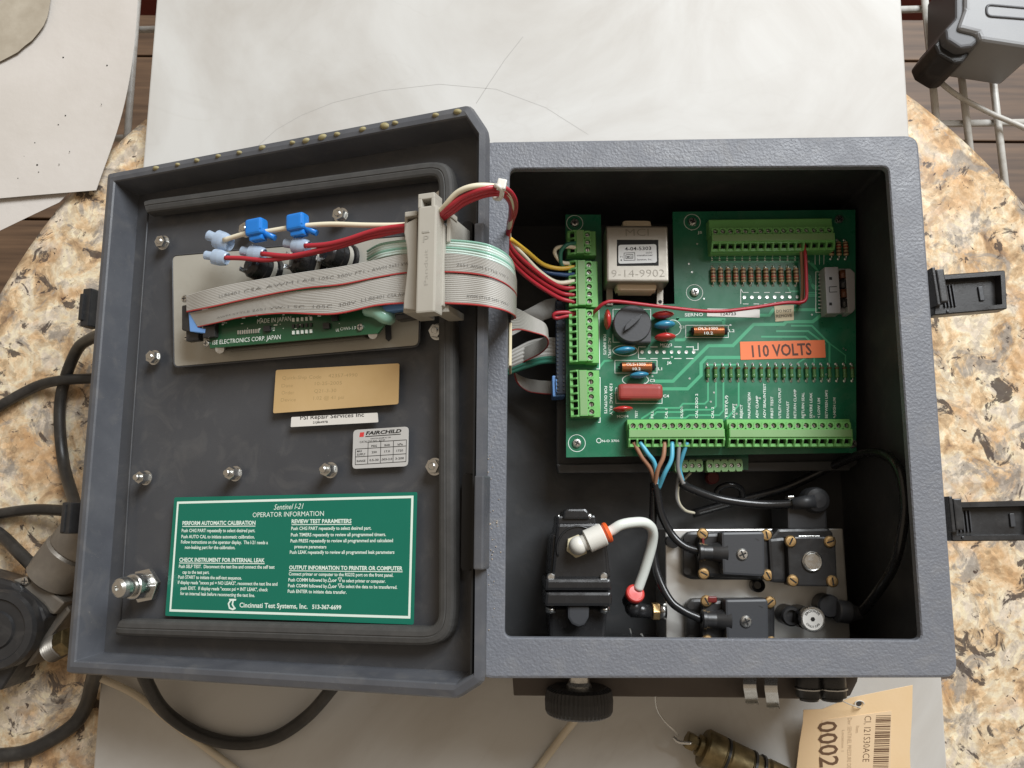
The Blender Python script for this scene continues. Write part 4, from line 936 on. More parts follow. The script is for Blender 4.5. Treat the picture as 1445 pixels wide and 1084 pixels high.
# ------------------------------------------------------------------ display board on the door
db = thing('display_board', D(420, 455, -15), 'narrow green display circuit board behind the ribbon on the lid', 'circuit board')
def dprism(b, pxs, w0, w1, bev=0):
    q = [iv@D(x, y, w1) for x, y in pxs]; b.prism([(p.x, p.y) for p in q], w0, w1, M0d, bev)
b = B(); dprism(b, ((292, 410), (296, 491.5), (533, 470.5), (552, 446), (548, 385)), -3, -1.4); obj('board', b, M_pcb2, db)
b = B(); dprism(b, ((316, 420), (318, 494.5), (514, 476), (514, 400)), -12, -6, .5); obj('display_glass', b, mat('smoked_glass', (.06, .055, .04), .15), db)
b = B(); pd = dp(-1.4)
ptext(b, 'ISE ELECTRONICS CORP. JAPAN', pd, (300, 486.5), (396, 478.5), 6.2, DW, .0, 0, .1); ptext(b, 'MADE IN JAPAN', pd, (363, 457), (410.5, 452.5), 6.5, DW, .0, 0, .1); ptext(b, 'OWI-13', pd, (480, 466.5), (502, 464.5), 4.4, DW, 0, 0, .1); ptext(b, 'UL', pd, (474, 468), (479, 467.6), 4, DW, .02, 0, .1)
for i in range(34):
    x = random.uniform(310, 520); y = 476-(x-310)*.085-random.uniform(3, 26); pline(b, pd, [(x, y), (x+random.choice((1.2, 3, 5)), y-.2)], random.choice((.8, 1.2)), DW, .1)
ptext(b, 'R10', pd, (380, 466), (388, 465), 3.4, DW, 0, 0, .1)
obj('silkscreen', b, M_silk, db, kind='stuff')
for i in range(10):
    b = B(); x = 335+i*3.15; dprism(b, ((x, 466.5-i*.25), (x+1.7, 466.4-i*.25), (x+1.8, 471.8-i*.25), (x+.1, 472-i*.25)), -1.4, -.7); obj('pin', b, M_solder, db)
for i in range(5):
    for k in range(3):
        b = B(); x = 412+i*6.2; y = 449+k*9-i*.5; dprism(b, ((x, y), (x+3, y-.2), (x+3.1, y+4.8), (x+.1, y+5)), -1.4, -.6); obj('chip_resistor', b, M_silk if k != 1 else M_black, db)
for (x, y) in ((371, 460), (455, 456), (467, 445)):
    b = B(); dprism(b, ((x, y), (x+9, y-.7), (x+9.4, y+7.3), (x+.4, y+8)), -1.4, .4, .2); obj('chip', b, M_black, db)
for x, y in ((294, 485), (511, 462)):
    obj('screw', sm, None, db, M=frame(D(x-2, y, -1.3), DU, DW) @ Matrix.Scale(.7, 4))
for x, y in ((310, 493), (526, 472)):
    b = B(); b.cyl(D(x, y, -15), D(x, y, -3), 2.6, n=12); obj('standoff', b, M_steel, db)
b = B(); dprism(b, ((256, 431), (256, 466), (275, 470), (275, 428)), -6, 1, 1); dprism(b, ((262, 466), (262, 482), (280, 480), (280, 464)), -6, -1, 1); dprism(b, ((286, 460), (286, 477), (303, 475), (303, 455)), -2, 2, .5); plug = obj('socket_body', b, M_black, db)
b = B(); dprism(b, ((265.5, 440), (267.5, 468), (289, 470.5), (290, 464), (279, 462), (279, 438)), -2, 2.2, .6); obj('blue_plug', b, M_bidc, db)
for x, y in ((262, 422), (266, 477)): obj('screw', sm, None, db, M=frame(D(x, y, -4), DU, DW) @ Matrix.Scale(.8, 4))
b = B(); dprism(b, ((538, 432), (541, 440), (577, 436), (577, 424)), -4, 2, .6); obj('blue_plug', b, M_bidc, db)
b = B(); dprism(b, ((556, 443), (558, 452), (598, 446), (598, 438)), -8, -1, 1); obj('socket_body', b, M_black, db)
b = B(); b.tube([D(518, 436, -1), D(532, 440, 0), D(543, 447, -1), D(550, 449, -6)], 4.2, n=10); obj('tape_tail', b, M_ribteal, db)
b = B(); dprism(b, ((543, 447), (551, 446.5), (552, 478), (548, 482), (544, 478)), -14.6, -14.2); obj('plate_slot', b, M_dgrey, db)
# ------------------------------------------------------------------ push button barrels on the door
for i, (x, y, tx, ty) in enumerate(((386, 388, 344, 369), (452, 380, 398, 362), (492, 369, 452, 354))):
    nm = ('switch nearest the pale blue wire ends', 'middle switch between the two other black barrels', 'switch nearest the grey clip')[i]
    sw = thing('panel_switch', D(x, y, -15), 'black panel '+nm+' on the lid', 'switch', 'panel switches on the lid')
    a = D(x, y, -15.2); c = D(tx, ty, 4); ax = (c-a).normalized(); r = 8.2
    b = B(); b.lathe([(r+2, 0), (r+2, 2), (r, 2.2), (r, 9), (r*.93, 9.3), (r*.93, 15), (r*.8, 16.5), (r*.55, 18), (.001, 18.2)], frame(a, DV, ax), 22); obj('barrel', b, M_blackgl, sw)
    b = B(); b.lathe([(r+.4, 3), (r+.7, 3.2), (r+.7, 5.6), (r+.4, 5.8)], frame(a, DV, ax), 22); obj('collar', b, M_plate, sw)
    b = B(); b.box((4, 4, 17.5), (2.6, .8, 7), frame(a, DV, ax), .2); b.box((-4, 3, 17.5), (2.6, .8, 7), frame(a, DV, ax), .2); obj('spade', b, M_steel, sw)
# ------------------------------------------------------------------ door wires with their crimp ends
def sleeve(b, p, d, up, L=9.5, r=2.2):
    M1 = frame(p, d, up); R = Matrix.Rotation(math.pi/2, 4, 'Y')
    b.lathe([(.001, 0), (r*.85, 0), (r*.8, L*.42), (r*1.5, L*.5), (r*1.55, L*.85), (r*1.3, L*1.2), (r*1.1, L*1.25)], M1 @ R @ Matrix.Diagonal((.75, 1, 1, 1)), 14)
cw = thing('cream_wire', D(450, 318, 8), 'cream wire with blue splice taps looping from lid into the box', 'wire')
b = B(); b.tube([D(x, y, w) for x, y, w in ((316, 339, 8), (348, 329.5, 9), (375, 327, 10), (405, 322, 10), (427, 319, 11), (467, 316.5, 10), (520, 318, 9), (571, 317.5, 8), (608, 312, 8))]+[P(*q) for q in ((625, 294.5, 214), (645, 272.5, 222), (669, 263, 226), (698, 263.5, 224), (715, 272, 216), (722, 288, 200), (720, 310, 176), (719, 338, 146), (740, 362, 120), (763, 385, 104), (787, 399, 96), (813, 396.5, 93))], 1.55)
obj('insulation', b, M_wcream, cw)
b = B(); sleeve(b, D(294, 332, 4), D(330, 347, 6)-D(294, 332, 4), DW, 15, 3.8); obj('crimp_sleeve', b, M_pale, cw)
for (x0, y0, x1, y1) in ((362, 322, 371, 338), (420, 315, 428, 331)):
    b = B(); a = D(x0, y0, 11); ex = D(x0+20, y0-4, 11)-a; M1 = frame(a, ex, DW)
    b.box((0, 0, 0), (12, 10.5, 8), M1, 2.6, 4); b.box((.5, -5.4, -1), (9, 5, 6), M1, 1); b.box((1, -2.2, 3.4), (9.2, 1, 1), M1, .3)
    b.cyl(M1@V((4, -3, -1)), M1@V((11.5, -7.5, -2)), 2.5, 1.7, n=12); obj('splice_tap', b, M_blue, cw)
RW = [[(318, 364), (341, 364.5), (377, 367), (422, 361), (476, 349), (520, 336), (572, 324.5), (608, 318)], [(369, 358), (400, 361), (422, 359.5), (476, 346), (520, 331.5), (572, 321.5), (608, 316)], [(430, 347), (460, 345), (490, 338), (520, 328), (545, 322), (572, 318.5), (608, 314)]]
RP = [[(636, 301, 212), (657, 286, 218), (687, 275, 221), (709, 275, 217), (720, 286, 203), (721, 303, 185), (718, 320, 165), (719, 347, 146), (750, 378, 118), (788, 404, 98), (813, 407, 93)],
      [(634, 298, 214), (656, 281, 220), (687, 270, 224), (711, 270, 219), (723, 283, 204), (724, 300, 185), (719, 320, 165), (716, 352, 146), (746, 384, 116), (788, 412, 96), (813, 417, 93)],
      [(631, 295, 216), (655, 277, 222), (687, 266, 226), (713, 266, 220), (726, 281, 205), (727, 298, 185), (720, 320, 165), (714, 357, 146), (742, 390, 116), (786, 419, 96), (813, 427, 93)]]
for i in range(3):
    nm = ('ending furthest from the clip', 'ending at the middle switch', 'with the end nearest the clip')[i]
    o = thing('red_wire', D(450, 350, 8), 'red wire '+nm+', pale blue crimp on the lid', 'wire', 'red wires from the lid switches')
    b = B(); b.tube([D(x, y, 9+i*1.5) for x, y in RW[i]]+[P(*q) for q in RP[i]], 1.45); obj('insulation', b, M_wred, o)
    x, y = RW[i][0]; b = B(); sleeve(b, D(x-28, y-4, 7), D(x+2, y+1, 8)-D(x-28, y-4, 7), DW, 13.5, 3.2); obj('crimp_sleeve', b, M_pale, o)
zt_ = thing('cable_tie', P(707, 268, 215), 'white cable tie bundling the red and cream wires', 'cable tie')
b = B(); b.tube([P(701, 262, 229), P(708, 268, 229), P(706, 280, 221), P(698, 279, 213), P(697, 266, 216)], 1.2, n=6, closed=True); obj('strap', b, M_white, zt_)
b = B(); a = P(708, 261, 229); b.box(a, (4.6, 5.2, 4), frame(V(), X+Y*-.2, Z), .8) if False else b.box((0, 0, 0), (4.8, 5.4, 4), frame(a, X-Y*.2, Z), .8); obj('head', b, M_white, zt_)
def wire(name, pts, r, m, label, cat='wire', group=None, n=8, k=6):
    b = B(); b.tube([P(*p) for p in pts], r, n=n, k=k); return obj(name, b, m, label=label, cat=cat, group=group)
wire('yellow_wire', [(718, 336, 150), (742, 354, 118), (766, 373, 100), (790, 379, 95), (813, 376.5, 93)], 1.5, M_wyel, 'yellow wire entering the second green terminal block')
wire('blue_wire', [(716, 345, 146), (740, 364, 110), (765, 382, 95), (795, 388, 93), (813, 387, 93)], 1.5, M_wblue, 'dark blue wire under the yellow wire at the left of the circuit board')
wire('cream_lead', [(815, 350, 95), (800, 348, 97), (786, 350, 97), (783, 358, 96), (792, 370, 95), (803, 372, 93)], 1.4, M_wcream, 'short cream wire looping out of the top terminal block')
wire('green_lead', [(815, 343, 95), (801, 345, 98), (792, 354, 98), (791, 368, 96), (795, 378, 93)], 1.4, M_wgreen, 'short green wire looping beside the cream loop')
wire('red_jumper', [(814, 443, 92), (800, 441, 93), (785, 442, 94), (781, 446, 93), (786, 449, 92), (800, 446, 92), (814, 445, 91)], 1.35, M_wred, 'short red jumper wire bent into the third terminal block')
wire('red_lead', [(836, 443, 93), (843, 436, 98), (853, 428, 101), (870, 425.5, 101), (930, 432.5, 100), (1003, 439.5, 96), (1055, 435.5, 95), (1107, 427.5, 94), (1129, 427, 93), (1137.5, 421, 93), (1138, 400, 93), (1136.6, 363, 93), (1134.5, 344, 92)], 1.2, M_wred, 'long red wire crossing the circuit board up to the top terminal block')
wire('brown_lead', [(1128, 430, 88), (1132, 420, 88), (1132.5, 390, 89), (1131, 360, 90), (1130, 344, 91)], 1.2, M_wbr, 'brown wire running beside the long red wire')
ZW = 93
wire('brown_wire', [(894, 624, ZW), (905, 644, 92), (918, 662, 90), (926, 686, 86)], 1.45, M_wbr, 'brown wire in the first slot of the wired lower terminal block')
wire('sky_blue_wire', [(903, 624, ZW), (914, 640, 94), (924, 655, 92), (928, 686, 87)], 1.5, M_wlb, 'light blue wire beside the first brown wire')
wire('brown_wire', [(938, 624, ZW), (936, 645, 94), (928, 664, 92), (924, 690, 86)], 1.45, M_wbr, 'brown wire between the two light blue wires')
wire('sky_blue_wire', [(948.5, 624, ZW), (947.5, 648, 95), (938, 668, 93), (929, 690, 86)], 1.5, M_wlb, 'light blue wire right beside the second brown wire')
wire('grey_wire', [(959, 624, ZW), (957, 645, 90), (957, 664, 86), (966, 688, 80)], 1.35, M_wgrey, 'grey wire leading into the grey jacketed cable')
wire('sky_blue_wire', [(970, 624, ZW), (963, 644, 89), (959, 662, 84), (966, 687, 78)], 1.4, M_wlb, 'pale blue wire beside the grey wire')
wire('valve_cable', [(925, 680, 87), (929, 705, 84), (934, 728, 82), (948, 754, 82), (966, 771, 84), (990, 779, 86)], 2.55, M_cable, 'black cable curving into the upper solenoid valve', 'cable', n=12)
wire('valve_cable', [(923, 682, 84), (922, 720, 78), (921, 760, 76), (926, 805, 78), (944, 845, 82), (964, 862, 84), (990, 874, 86)], 2.65, M_cable, 'black cable curving into the lower solenoid valve', 'cable', n=12)
wire('grey_cable', [(962, 682, 80), (975, 690, 78), (1017, 704.5, 74), (1074, 712, 74), (1124, 710.5, 78), (1148, 707, 82)], 2.9, M_cable, 'dark grey jacketed cable running to the elbow plug', 'cable', n=12)
wire('loop_wire', [(960, 655, 68), (955, 685, 60), (955, 705, 56), (964, 719, 52), (977, 724, 48)], 1.0, M_wgrey, 'thin grey wire looping below the lower terminal board')
wire('loop_wire', [(975, 667, 66), (966, 676, 62), (957, 688, 58), (958, 708, 55), (967, 720, 52), (980, 724, 48)], .9, M_wcream, 'thin cream wire looping beside the thin grey one')
wire('sensor_cable', [(1203, 864, 78), (1217, 862, 82), (1241, 832, 106), (1262, 796, 124), (1274, 745, 136), (1277, 705, 137), (1269, 664, 130), (1248, 642, 112), (1215, 641, 88), (1170, 660, 62), (1110, 688, 50), (1045, 706, 45), (977, 725, 42)], 3.0, M_cable, 'glossy black cable looping up along the right wall', 'cable', n=12)
wire('coil_ring', [(1011, 702, 50), (1014, 690, 52), (1030, 684, 54), (1045, 690, 52), (1048, 702, 50)], 2.2, M_cable, 'small loop of black cable below the lower terminal board', 'cable')
# ================================================================== pressure regulator
rg = thing('pressure_regulator', P(818, 800, 40), 'black pressure regulator with white tube fitting at the lower left', 'regulator')
zr = 92.0
b = B(); pprism(b, ((786, 739), (844, 738), (852, 748), (858, 818), (778, 818), (784, 756)), 40, zr, 2)
a = P(818, 780, zr); 
pprism(b, ((778, 756), (786, 752), (788, 816), (774, 816)), 40, zr-4, 1.5); pprism(b, ((847, 752), (855, 754), (862, 816), (850, 816)), 40, zr-4, 1.5)
obj('body', b, M_blackgl, rg)
b = B(); pprism(b, ((770, 817), (862, 817), (863.5, 834), (768.5, 834)), 36, zr+5, 2); pprism(b, ((770, 835.5), (863, 835.5), (864, 856), (768, 856)), 36, zr+5, 2); obj('clamp_flange', b, M_blackgl, rg)
b = B(); pprism(b, ((775, 856), (858, 856), (853, 905), (776, 905)), 26.8, zr-10, 2); obj('lower_body', b, M_blackgl, rg)
b = B(); a = P(816, 862, zr+2); q = [(801, 855), (832, 855), (831, 872), (825, 882), (816, 885), (807, 881), (801, 872)]; pprism(b, q, 50, zr+2, 1.5); obj('tongue', b, M_dgrey, rg)
b = B(); pprism(b, ((786, 728), (840, 727), (842, 742), (785, 743)), 44, zr-6, 1.5); obj('cap', b, M_blackgl, rg)
b = B(); pprism(b, ((795, 722), (801, 718), (826, 718), (831, 722), (832, 733), (794, 733)), 50, zr-4, 1.5); obj('cap_top', b, M_blackgl, rg)
for (x, y, w) in ((818, 725, 9), (833, 729, 11), (789, 730, 6)):
    b = B(); a = P(x, y, zr-2); r = w/5.2; b.cyl(a-Z*6+Y*2, a-Z*6-Y*2.2, r, n=14); b.cyl(a-Z*6-Y*2.2, a-Z*6-Y*3.4, r*.7, n=6); obj('bolt', b, M_steel, rg)
for x in (777.5, 854):
    b = B(); a = P(x, 857, zr); b.cyl(a-Z*3.2, a-Z*3.2-Y*3.6, 3.2, n=18); b.cyl(a-Z*3.2-Y*3.6, a-Z*3.2-Y*4, 1.6, n=6); obj('bolt', b, M_steel, rg)
for x, y in ((777.5, 815), (852, 814)):
    b = B(); a = P(x, y, zr+1); b.lathe([(2.6, -4), (2.6, .5), (2, 1), (.001, 1)], T(a), 14); obj('bolt', b, M_steel, rg)
b = B(); a = P(816, 775, zr); b.tube([P(816+30*math.cos(t), 775-32*math.sin(t), zr+.3) for t in [math.pi*(1.1-.08*i) for i in range(14)]], .7, n=6, k=2); obj('moulded_arc', b, M_blackgl, rg)
# fitting
ft = thing('tube_fitting', P(815, 771, zr), 'white nylon elbow fitting with orange collar on the pressure regulator', 'fitting')
b = B(); a = P(814.5, 771, zr+3); hx = [(7.4*math.cos(math.pi/3*i+.4), 7.4*math.sin(math.pi/3*i+.4)) for i in range(6)]
b.prism(hx, -5, 1, T(a), .5); obj('hex_base', b, M_owhite, ft)
a = P(818, 769, zr+9); c = P(856, 752, zr+9); a.z = c.z = zr+9; dr = (c-a).normalized(); b = B()
t = bmesh.new(); bmesh.ops.create_uvsphere(t, u_segments=20, v_segments=12, radius=5.9); b.merge(t, T(a-dr*1))
for q in b.bm.faces: q.smooth = True
b.cyl(a, a+dr*8, 5, 5.4, n=22); obj('elbow', b, M_white, ft)
b = B(); L = (c-a).length; M1 = frame(a, Z, dr); b.lathe([(5.2, 4.5), (7.3, 5.2), (7.3, L-2.6), (6.9, L-2), (4, L-2)], M1, 26); obj('socket', b, M_white, ft)
b = B(); b.lathe([(4, L-2), (5.4, L-1.9), (7.2, L-.4), (7.2, L+1.1), (6.4, L+1.8), (3.2, L+1.8)], M1 @ Matrix.Diagonal((1, .92, 1, 1)), 26); obj('release_collar', b, M_ocol, ft)
b = B(); b.tube([a+dr*(L-4), a+dr*(L+3), P(876, 741, zr+10), P(893, 737.5, zr+8), P(910, 738, zr+4), P(920.5, 748, zr-2), P(920, 768, zr-8), P(910.5, 802, zr-14), P(900, 832, zr-18)], 3.3, n=14, k=8); obj('milky_tube', b, M_tubew, label='milky white tube bending from the white fitting to the red collar', cat='tube')
be = thing('black_elbow', P(900, 860, 40), 'black elbow fitting with red collar beside the aluminium manifold', 'fitting')
ze = zr-20
b = B(); a = P(896, 838, ze+3); dr = (P(902, 822, ze+8)-a); dr = V((dr.x, dr.y, dr.z+9)).normalized(); b.lathe([(.001, 2.0), (4.4, 2.2), (5.6, 1.9), (6.2, 1.0), (6.2, -1.4), (5.2, -2), (3, -2)], frame(a, X, dr), 24); obj('release_collar', b, M_rcol, be)
b = B(); c = P(899, 862, ze-4); b.lathe([(5.4, -2), (5.6, -3), (5.6, -12), (5, -14)], frame(a, X, dr), 24); e = P(919, 863, ze-4); b.cyl(c+V((-4, 1, 0)), e, 5.2, 4.6, n=20)
t = bmesh.new(); bmesh.ops.create_uvsphere(t, u_segments=20, v_segments=12, radius=6.2); b.merge(t, T(c+V((-2, 2, 0))))
for q in b.bm.faces: q.smooth = True
obj('body', b, M_blackgl, be)
b = B(); a = P(920, 862.5, ze-4); c = P(930, 862.5, ze-4); hx = [(6*math.cos(math.pi/3*i), 6*math.sin(math.pi/3*i)) for i in range(6)]; b.prism(hx, 0, (c-a).length, frame(a, Z, c-a), .5); obj('hex', b, M_brass, be)
b = B(); b.cyl(c, c+X*4.5, 5.2, n=20); obj('thread', b, M_steel, be)
# ================================================================== valve manifold
zm = 66.0
b = B(); pprism(b, ((939, 747), (1189.5, 746), (1201, 912), (940, 914)), 26.8, zm, .8); mf = obj('valve_manifold', b, M_alu, label='light aluminium manifold block carrying the black solenoid valves', cat='manifold')
bs = screwmesh(3.8, 1.6, 'slot', M_brass, 'brass_screw'); ss = screwmesh(3.7, 1.4, 'cross', M_steel, 'steel_screw')
def valve(name, dy, lab, extra=0):
    dx = dy*.055
    Q = lambda pts: [(x+dx*(1 if x < 1090 else 1), y+dy) for x, y in pts]
    v = thing(name, P(1045+dx, 785+dy, zm), lab, 'valve')
    b = B(); pprism(b, Q([(964, 757), (972, 750), (1076, 749), (1089, 756), (1089, 808), (1078, 819), (975, 818), (964, 812)]), zm+.2, zm+8, 2); obj('base', b, M_black, v)
    b = B(); pprism(b, Q([(990, 752), (1078, 750), (1086, 757), (1086, 812), (1076, 818), (990, 814), (986, 806), (986, 758)]), zm+8, zm+17, 2.5); obj('coil_body', b, M_black, v)
    b = B(); pprism(b, Q([(1018, 751), (1076, 750), (1079, 754), (1080, 811), (1075, 814), (1020, 811)]), zm+16, zm+27, 1.6); o = obj('connector_cap', b, M_dgrey, v)
    b = B(); a, c = P(984+dx, 779+dy, zm+21), P(1024+dx, 780+dy, zm+21); b.lathe([(3, 0), (5.2, .2), (6, 1), (6, 3), (5.3, 3.4), (5.3, 9), (6.6, 14), (7.6, (c-a).length)], frame(a, Z, c-a), 22); obj('cable_gland', b, M_black, v)
    obj('cap_screw', ss, None, v, M=T(P(1048+dx, 782.5+dy, zm+28)-Z*1.0) @ Matrix.Rotation(.4, 4, 'Z'))
    for x, y in ((992, 753.5), (1082, 755), (993.5, 809.5), (1084, 812)):
        obj('corner_screw', bs, None, v, M=T(P(x+dx, y+dy, zm+18.5)-Z*1.4) @ Matrix.Rotation(random.uniform(0, 3), 4, 'Z'))
    b = B()
    for x, y in ((970, 760), (970, 806)): b.cyl(P(x+dx, y+dy, zm+7), P(x+dx, y+dy, zm+10), 2.4, n=12)
    obj('lug', b, M_black, v)
    ln = B(); pline(ln, zp(zm+27), Q([(1066, 760), (1072, 763), (1069, 762)]), 1, Z, .1); obj('moulded_arrow', ln, M_black, v)
    return v
v1 = valve('solenoid_valve', 0, 'black solenoid valve beside the square plate with a steel disc'); v2 = valve('solenoid_valve', 95, 'black solenoid valve beside the round gauge, partly under the box rim')
b = B(); c = P(1005, 846, zm+18); b.box(c, (6, 4, 2), bev=.9); obj('red_seal', b, M_seal, v2)
b = B(); c = P(992, 764, zm+18); b.box(c, (1.6, 5, 1.6), bev=.5); obj('red_seal', b, M_seal, v1)
b = B(); b.lathe([(4.5, 0), (4.5, 6), (3.6, 6.5), (2.4, 4), (.001, 4)], T((P(1069, 826, zm+4)).xy.to_3d()+Z*zm), 20); obj('black_plug', b, M_blackgl, label='small round black plug between the two solenoid valves', cat='plug')
b = B(); b.lathe([(4.5, 0), (4.5, 6), (.001, 6.4)], T((P(949, 764, zm+4)).xy.to_3d()+Z*zm), 20); obj('black_plug', b, M_blackgl, label='small black plug under the upper valve cable', cat='plug')
pv = thing('pilot_valve', P(1145, 792, zm), 'square black valve with a shiny steel disc and brass corner screws', 'valve')
b = B(); pprism(b, ((1098, 746), (1170, 745), (1176, 752), (1180, 828), (1090, 822), (1086, 760)), zm+.2, zm+14, 2); pprism(b, ((1084, 760), (1110, 758), (1112, 822), (1088, 822)), zm+.2, zm+19, 2); obj('body', b, M_black, pv)
b = B(); pprism(b, ((1111, 757.5), (1179, 757.5), (1182, 828), (1114, 827)), zm+12, zm+24, 1); obj('top_plate', b, M_black, pv)
b = B(); b.lathe([(6.4, 0), (6.4, 1.2), (5.9, 1.6), (5.6, 1.2), (5.2, 1.0), (4.8, 1.3), (.001, 1.3)], T(P(1145.6, 792.5, zm+24)), 36); obj('steel_disc', b, M_steel, pv)
for x, y in ((1116, 764), (1171.5, 764.5), (1119, 819.5), (1175, 820.5)): obj('corner_screw', bs, None, pv, M=T(P(x, y, zm+25)-Z*1.0) @ Matrix.Rotation(random.uniform(0, 3), 4, 'Z'))
b = B(); pprism(b, ((1127, 756.2), (1157, 756), (1157, 757.2), (1127, 757.4)), zm+23.8, zm+24.4, .2); obj('edge_mark', b, M_steel, pv)
ep = thing('elbow_plug', P(1140, 725, 40), 'dark grey elbow plug on a bracket above the square valve', 'plug')
b = B(); pprism(b, ((1111, 706), (1160, 702), (1166, 704), (1168, 748), (1112, 748)), 40, 76, 1.5); obj('bracket', b, M_dgrey, ep)
b = B(); a = P(1149, 706, 76); b.lathe([(8.5, -6), (8.5, 4), (7.5, 7), (5, 8.5), (.001, 9)], T(a), 26); b.cyl(P(1150, 707, 82), P(1118, 711, 79), 5, 3.6, n=18); obj('elbow', b, M_dgrey, ep)
b = B(); pprism(b, ((1112, 700), (1121, 700), (1121, 704), (1112, 704)), 70, 77, .4); obj('tab', b, M_steel, ep)
# gauge and sensor plug
ga = thing('round_gauge', P(1147, 880, zm), 'small round gauge with silver rim and white printed face', 'gauge')
b = B(); a = P(1147, 874, zm+24); base = P(1146, 874, zm+24); base.z = zm
b.lathe([(7.0, 0), (7.0, 18)], T((a.x-2, a.y, zm)), 20); obj('stem', b, M_black, ga)
b = B(); b.lathe([(7, -6), (7.9, -5), (7.9, 0), (7.5, .6), (6.6, .6), (6.4, 0)], T(a), 32); obj('rim', b, M_steel, ga)
b = B(); pring(b, a+Z*.0, 0, 6.5, Z, 28); b.mi = 1; pring(b, a+Z*.1, .6, 1.5, Z, 6); pring(b, a+Z*.12, 0, .7, Z, 5)
R_ = 5.4
for txt, a0, a1 in (('BROOKER', 150, 30), ('ONLY CAL', 330, 210)):
    def fn(x, y, a0=a0):
        an = math.radians(x); r = (R_-1.0+y) if a0 < 200 else (R_-y-.2); return a+V((math.cos(an)*r, math.sin(an)*r, .1))
    if a0 < 200: maptext(b, txt, fn, a0, a1, 0, 1.5, .02)
    else: maptext(b, txt, fn, 210, 330, 0, 1.3, .02)
obj('face', b, [M_paper, M_ink], ga)
b = B(); a = P(1118, 870, zm+16); b.lathe([(6.5, 0), (6.5, 14), (5.5, 15.5), (4, 15.5), (4, 13), (.001, 13)], T((a.x, a.y, zm)), 22); b.cyl(V((a.x, a.y, zm+7)), V((a.x+9, a.y, zm+7)), 4, n=16); obj('side_port', b, M_black, ga)
sp = thing('sensor_plug', P(1190, 866, zm), 'black round sensor plug at the end of the looping cable', 'plug')
b = B(); a = P(1172, 856, zm+14); b.lathe([(7.5, 0), (7.5, 12), (6.5, 13.5), (.001, 13.8)], T((a.x, a.y, zm)), 22); obj('boss', b, M_dgrey, sp)
b = B(); a, c = P(1180, 862, zm+14), P(1214, 866, zm+13); b.lathe([(.001, 0), (6.5, 0), (7.2, 1), (7.2, 8), (6.6, 9), (5.6, 10), (4.6, 13), (3.2, 17)], frame(a, Z, c-a), 24); obj('grip', b, M_dgrey, sp)
b = B()
for p, q in (((889, 888), (893, 905)), ((905, 895), (912, 905))): b.cyl(P(*p, 70), P(*q, 60), .7, n=6)
obj('bare_wire_end', b, M_steel, label='bare wire ends poking up beside the box rim', cat='wire', kind='stuff') if False else obj('wire_clipping', b, M_steel, label='bright bare wire ends poking up beside the lower box rim', cat='wire')
# ================================================================== things outside the box
# bottom bracket, knob, clips
b = B(); q = [(722, 940), (1214, 940), (1210, 962), (1200, 982), (1180, 988), (1060, 985), (725, 982)]; pprism(b, q, 70, 74, .8); obj('bottom_bracket', b, mat('brown_grey_bracket', (.095, .08, .07), .45, .3, scuff=(60, .35, .6)), label='dark plate sticking out below the lower side of the box', cat='bracket')
kn = thing('knurled_knob', P(817, 980, 80), 'black knurled adjusting knob below the box', 'knob')
a, c = P(817, 969, 88), P(817, 1010, 88); a.z = c.z = 88; ax = (c-a).normalized(); L = (c-a).length; M1 = frame(a, X, ax)
b = B(); n = 96; rs = []
for w, r in ((0, 17.2), (1.6, 20), (L*.45, 20.9), (L*.8, 20.6), (L-1.4, 19.6), (L, 17)):
    rs.append([M1@V(((r+(.4 if i % 2 else -.25))*math.cos(2*math.pi*i/n), (r+(.4 if i % 2 else -.25))*math.sin(2*math.pi*i/n), w)) for i in range(n)])
b.rings(rs); obj('grip', b, M_black, kn)
b = B(); b.lathe([(5, -13), (5, -8), (6.5, -7.5), (6.5, -3), (8, -1), (8, .5)], M1, 20); obj('stem', b, M_steel, kn)
def clip(x, y0, y1, z, lab):
    b = B(); w = (P(x+9, y0, z)-P(x-9, y0, z)).length; path = [P(x, y0, z), P(x-1, y0+(y1-y0)*.35, z+5), P(x+1, y0+(y1-y0)*.7, z-3), P(x+2, y1-3, z-10), P(x+3, y1, z-8)]
    pts = smooth_path(path, 5); rs = [[p-X*w/2, p+X*w/2, p+X*w/2+V((0, .4, -1)), p-X*w/2+V((0, .4, -1))] for p in pts]; b.rings(rs)
    obj('spring_clip', b, M_steel, label=lab, cat='clip')
clip(1059, 955, 994, 90, 'bright steel spring clip below the box, next to the bracket hole'); clip(1089, 955, 1000, 88, 'bright steel spring clip below the box, beside the black connectors')
b = B(); pring(b, P(1045, 967, 74.2)+Z*.2, 0, 2, Z); obj('bracket_hole', b, M_dark, label='dark hole in the plate below the box', cat='hole') if False else None
cn = thing('round_connector', P(1165, 968, 74), 'black round connectors at the end of the plate below the box', 'connector')
for x, r in ((1140, 8), (1172, 9)):
    b = B(); a = P(x, 950, 84); b.cyl(V((a.x, a.y+6, 84)), V((a.x, a.y-14, 84)), r, n=24); b.cyl(V((a.x, a.y-14, 84)), V((a.x, a.y-16.5, 84)), r*.8, r*.7, n=24); obj('shell', b, M_black, cn)
    b = B(); b.tube([V((a.x+(r+.4)*math.cos(t*.5236), a.y-9, 84+(r+.4)*math.sin(t*.5236))) for t in range(12)], .6, n=6, closed=True, raw=True); obj('ring', b, M_steel, cn)
wire('safety_wire', [(933, 956, 70), (925, 975, 60), (927, 1000, 50), (938, 1018, 42), (950, 1030, 38), (957, 1037, 36)], .65, M_steel, 'thin steel wire curving from the box to the bronze fitting')
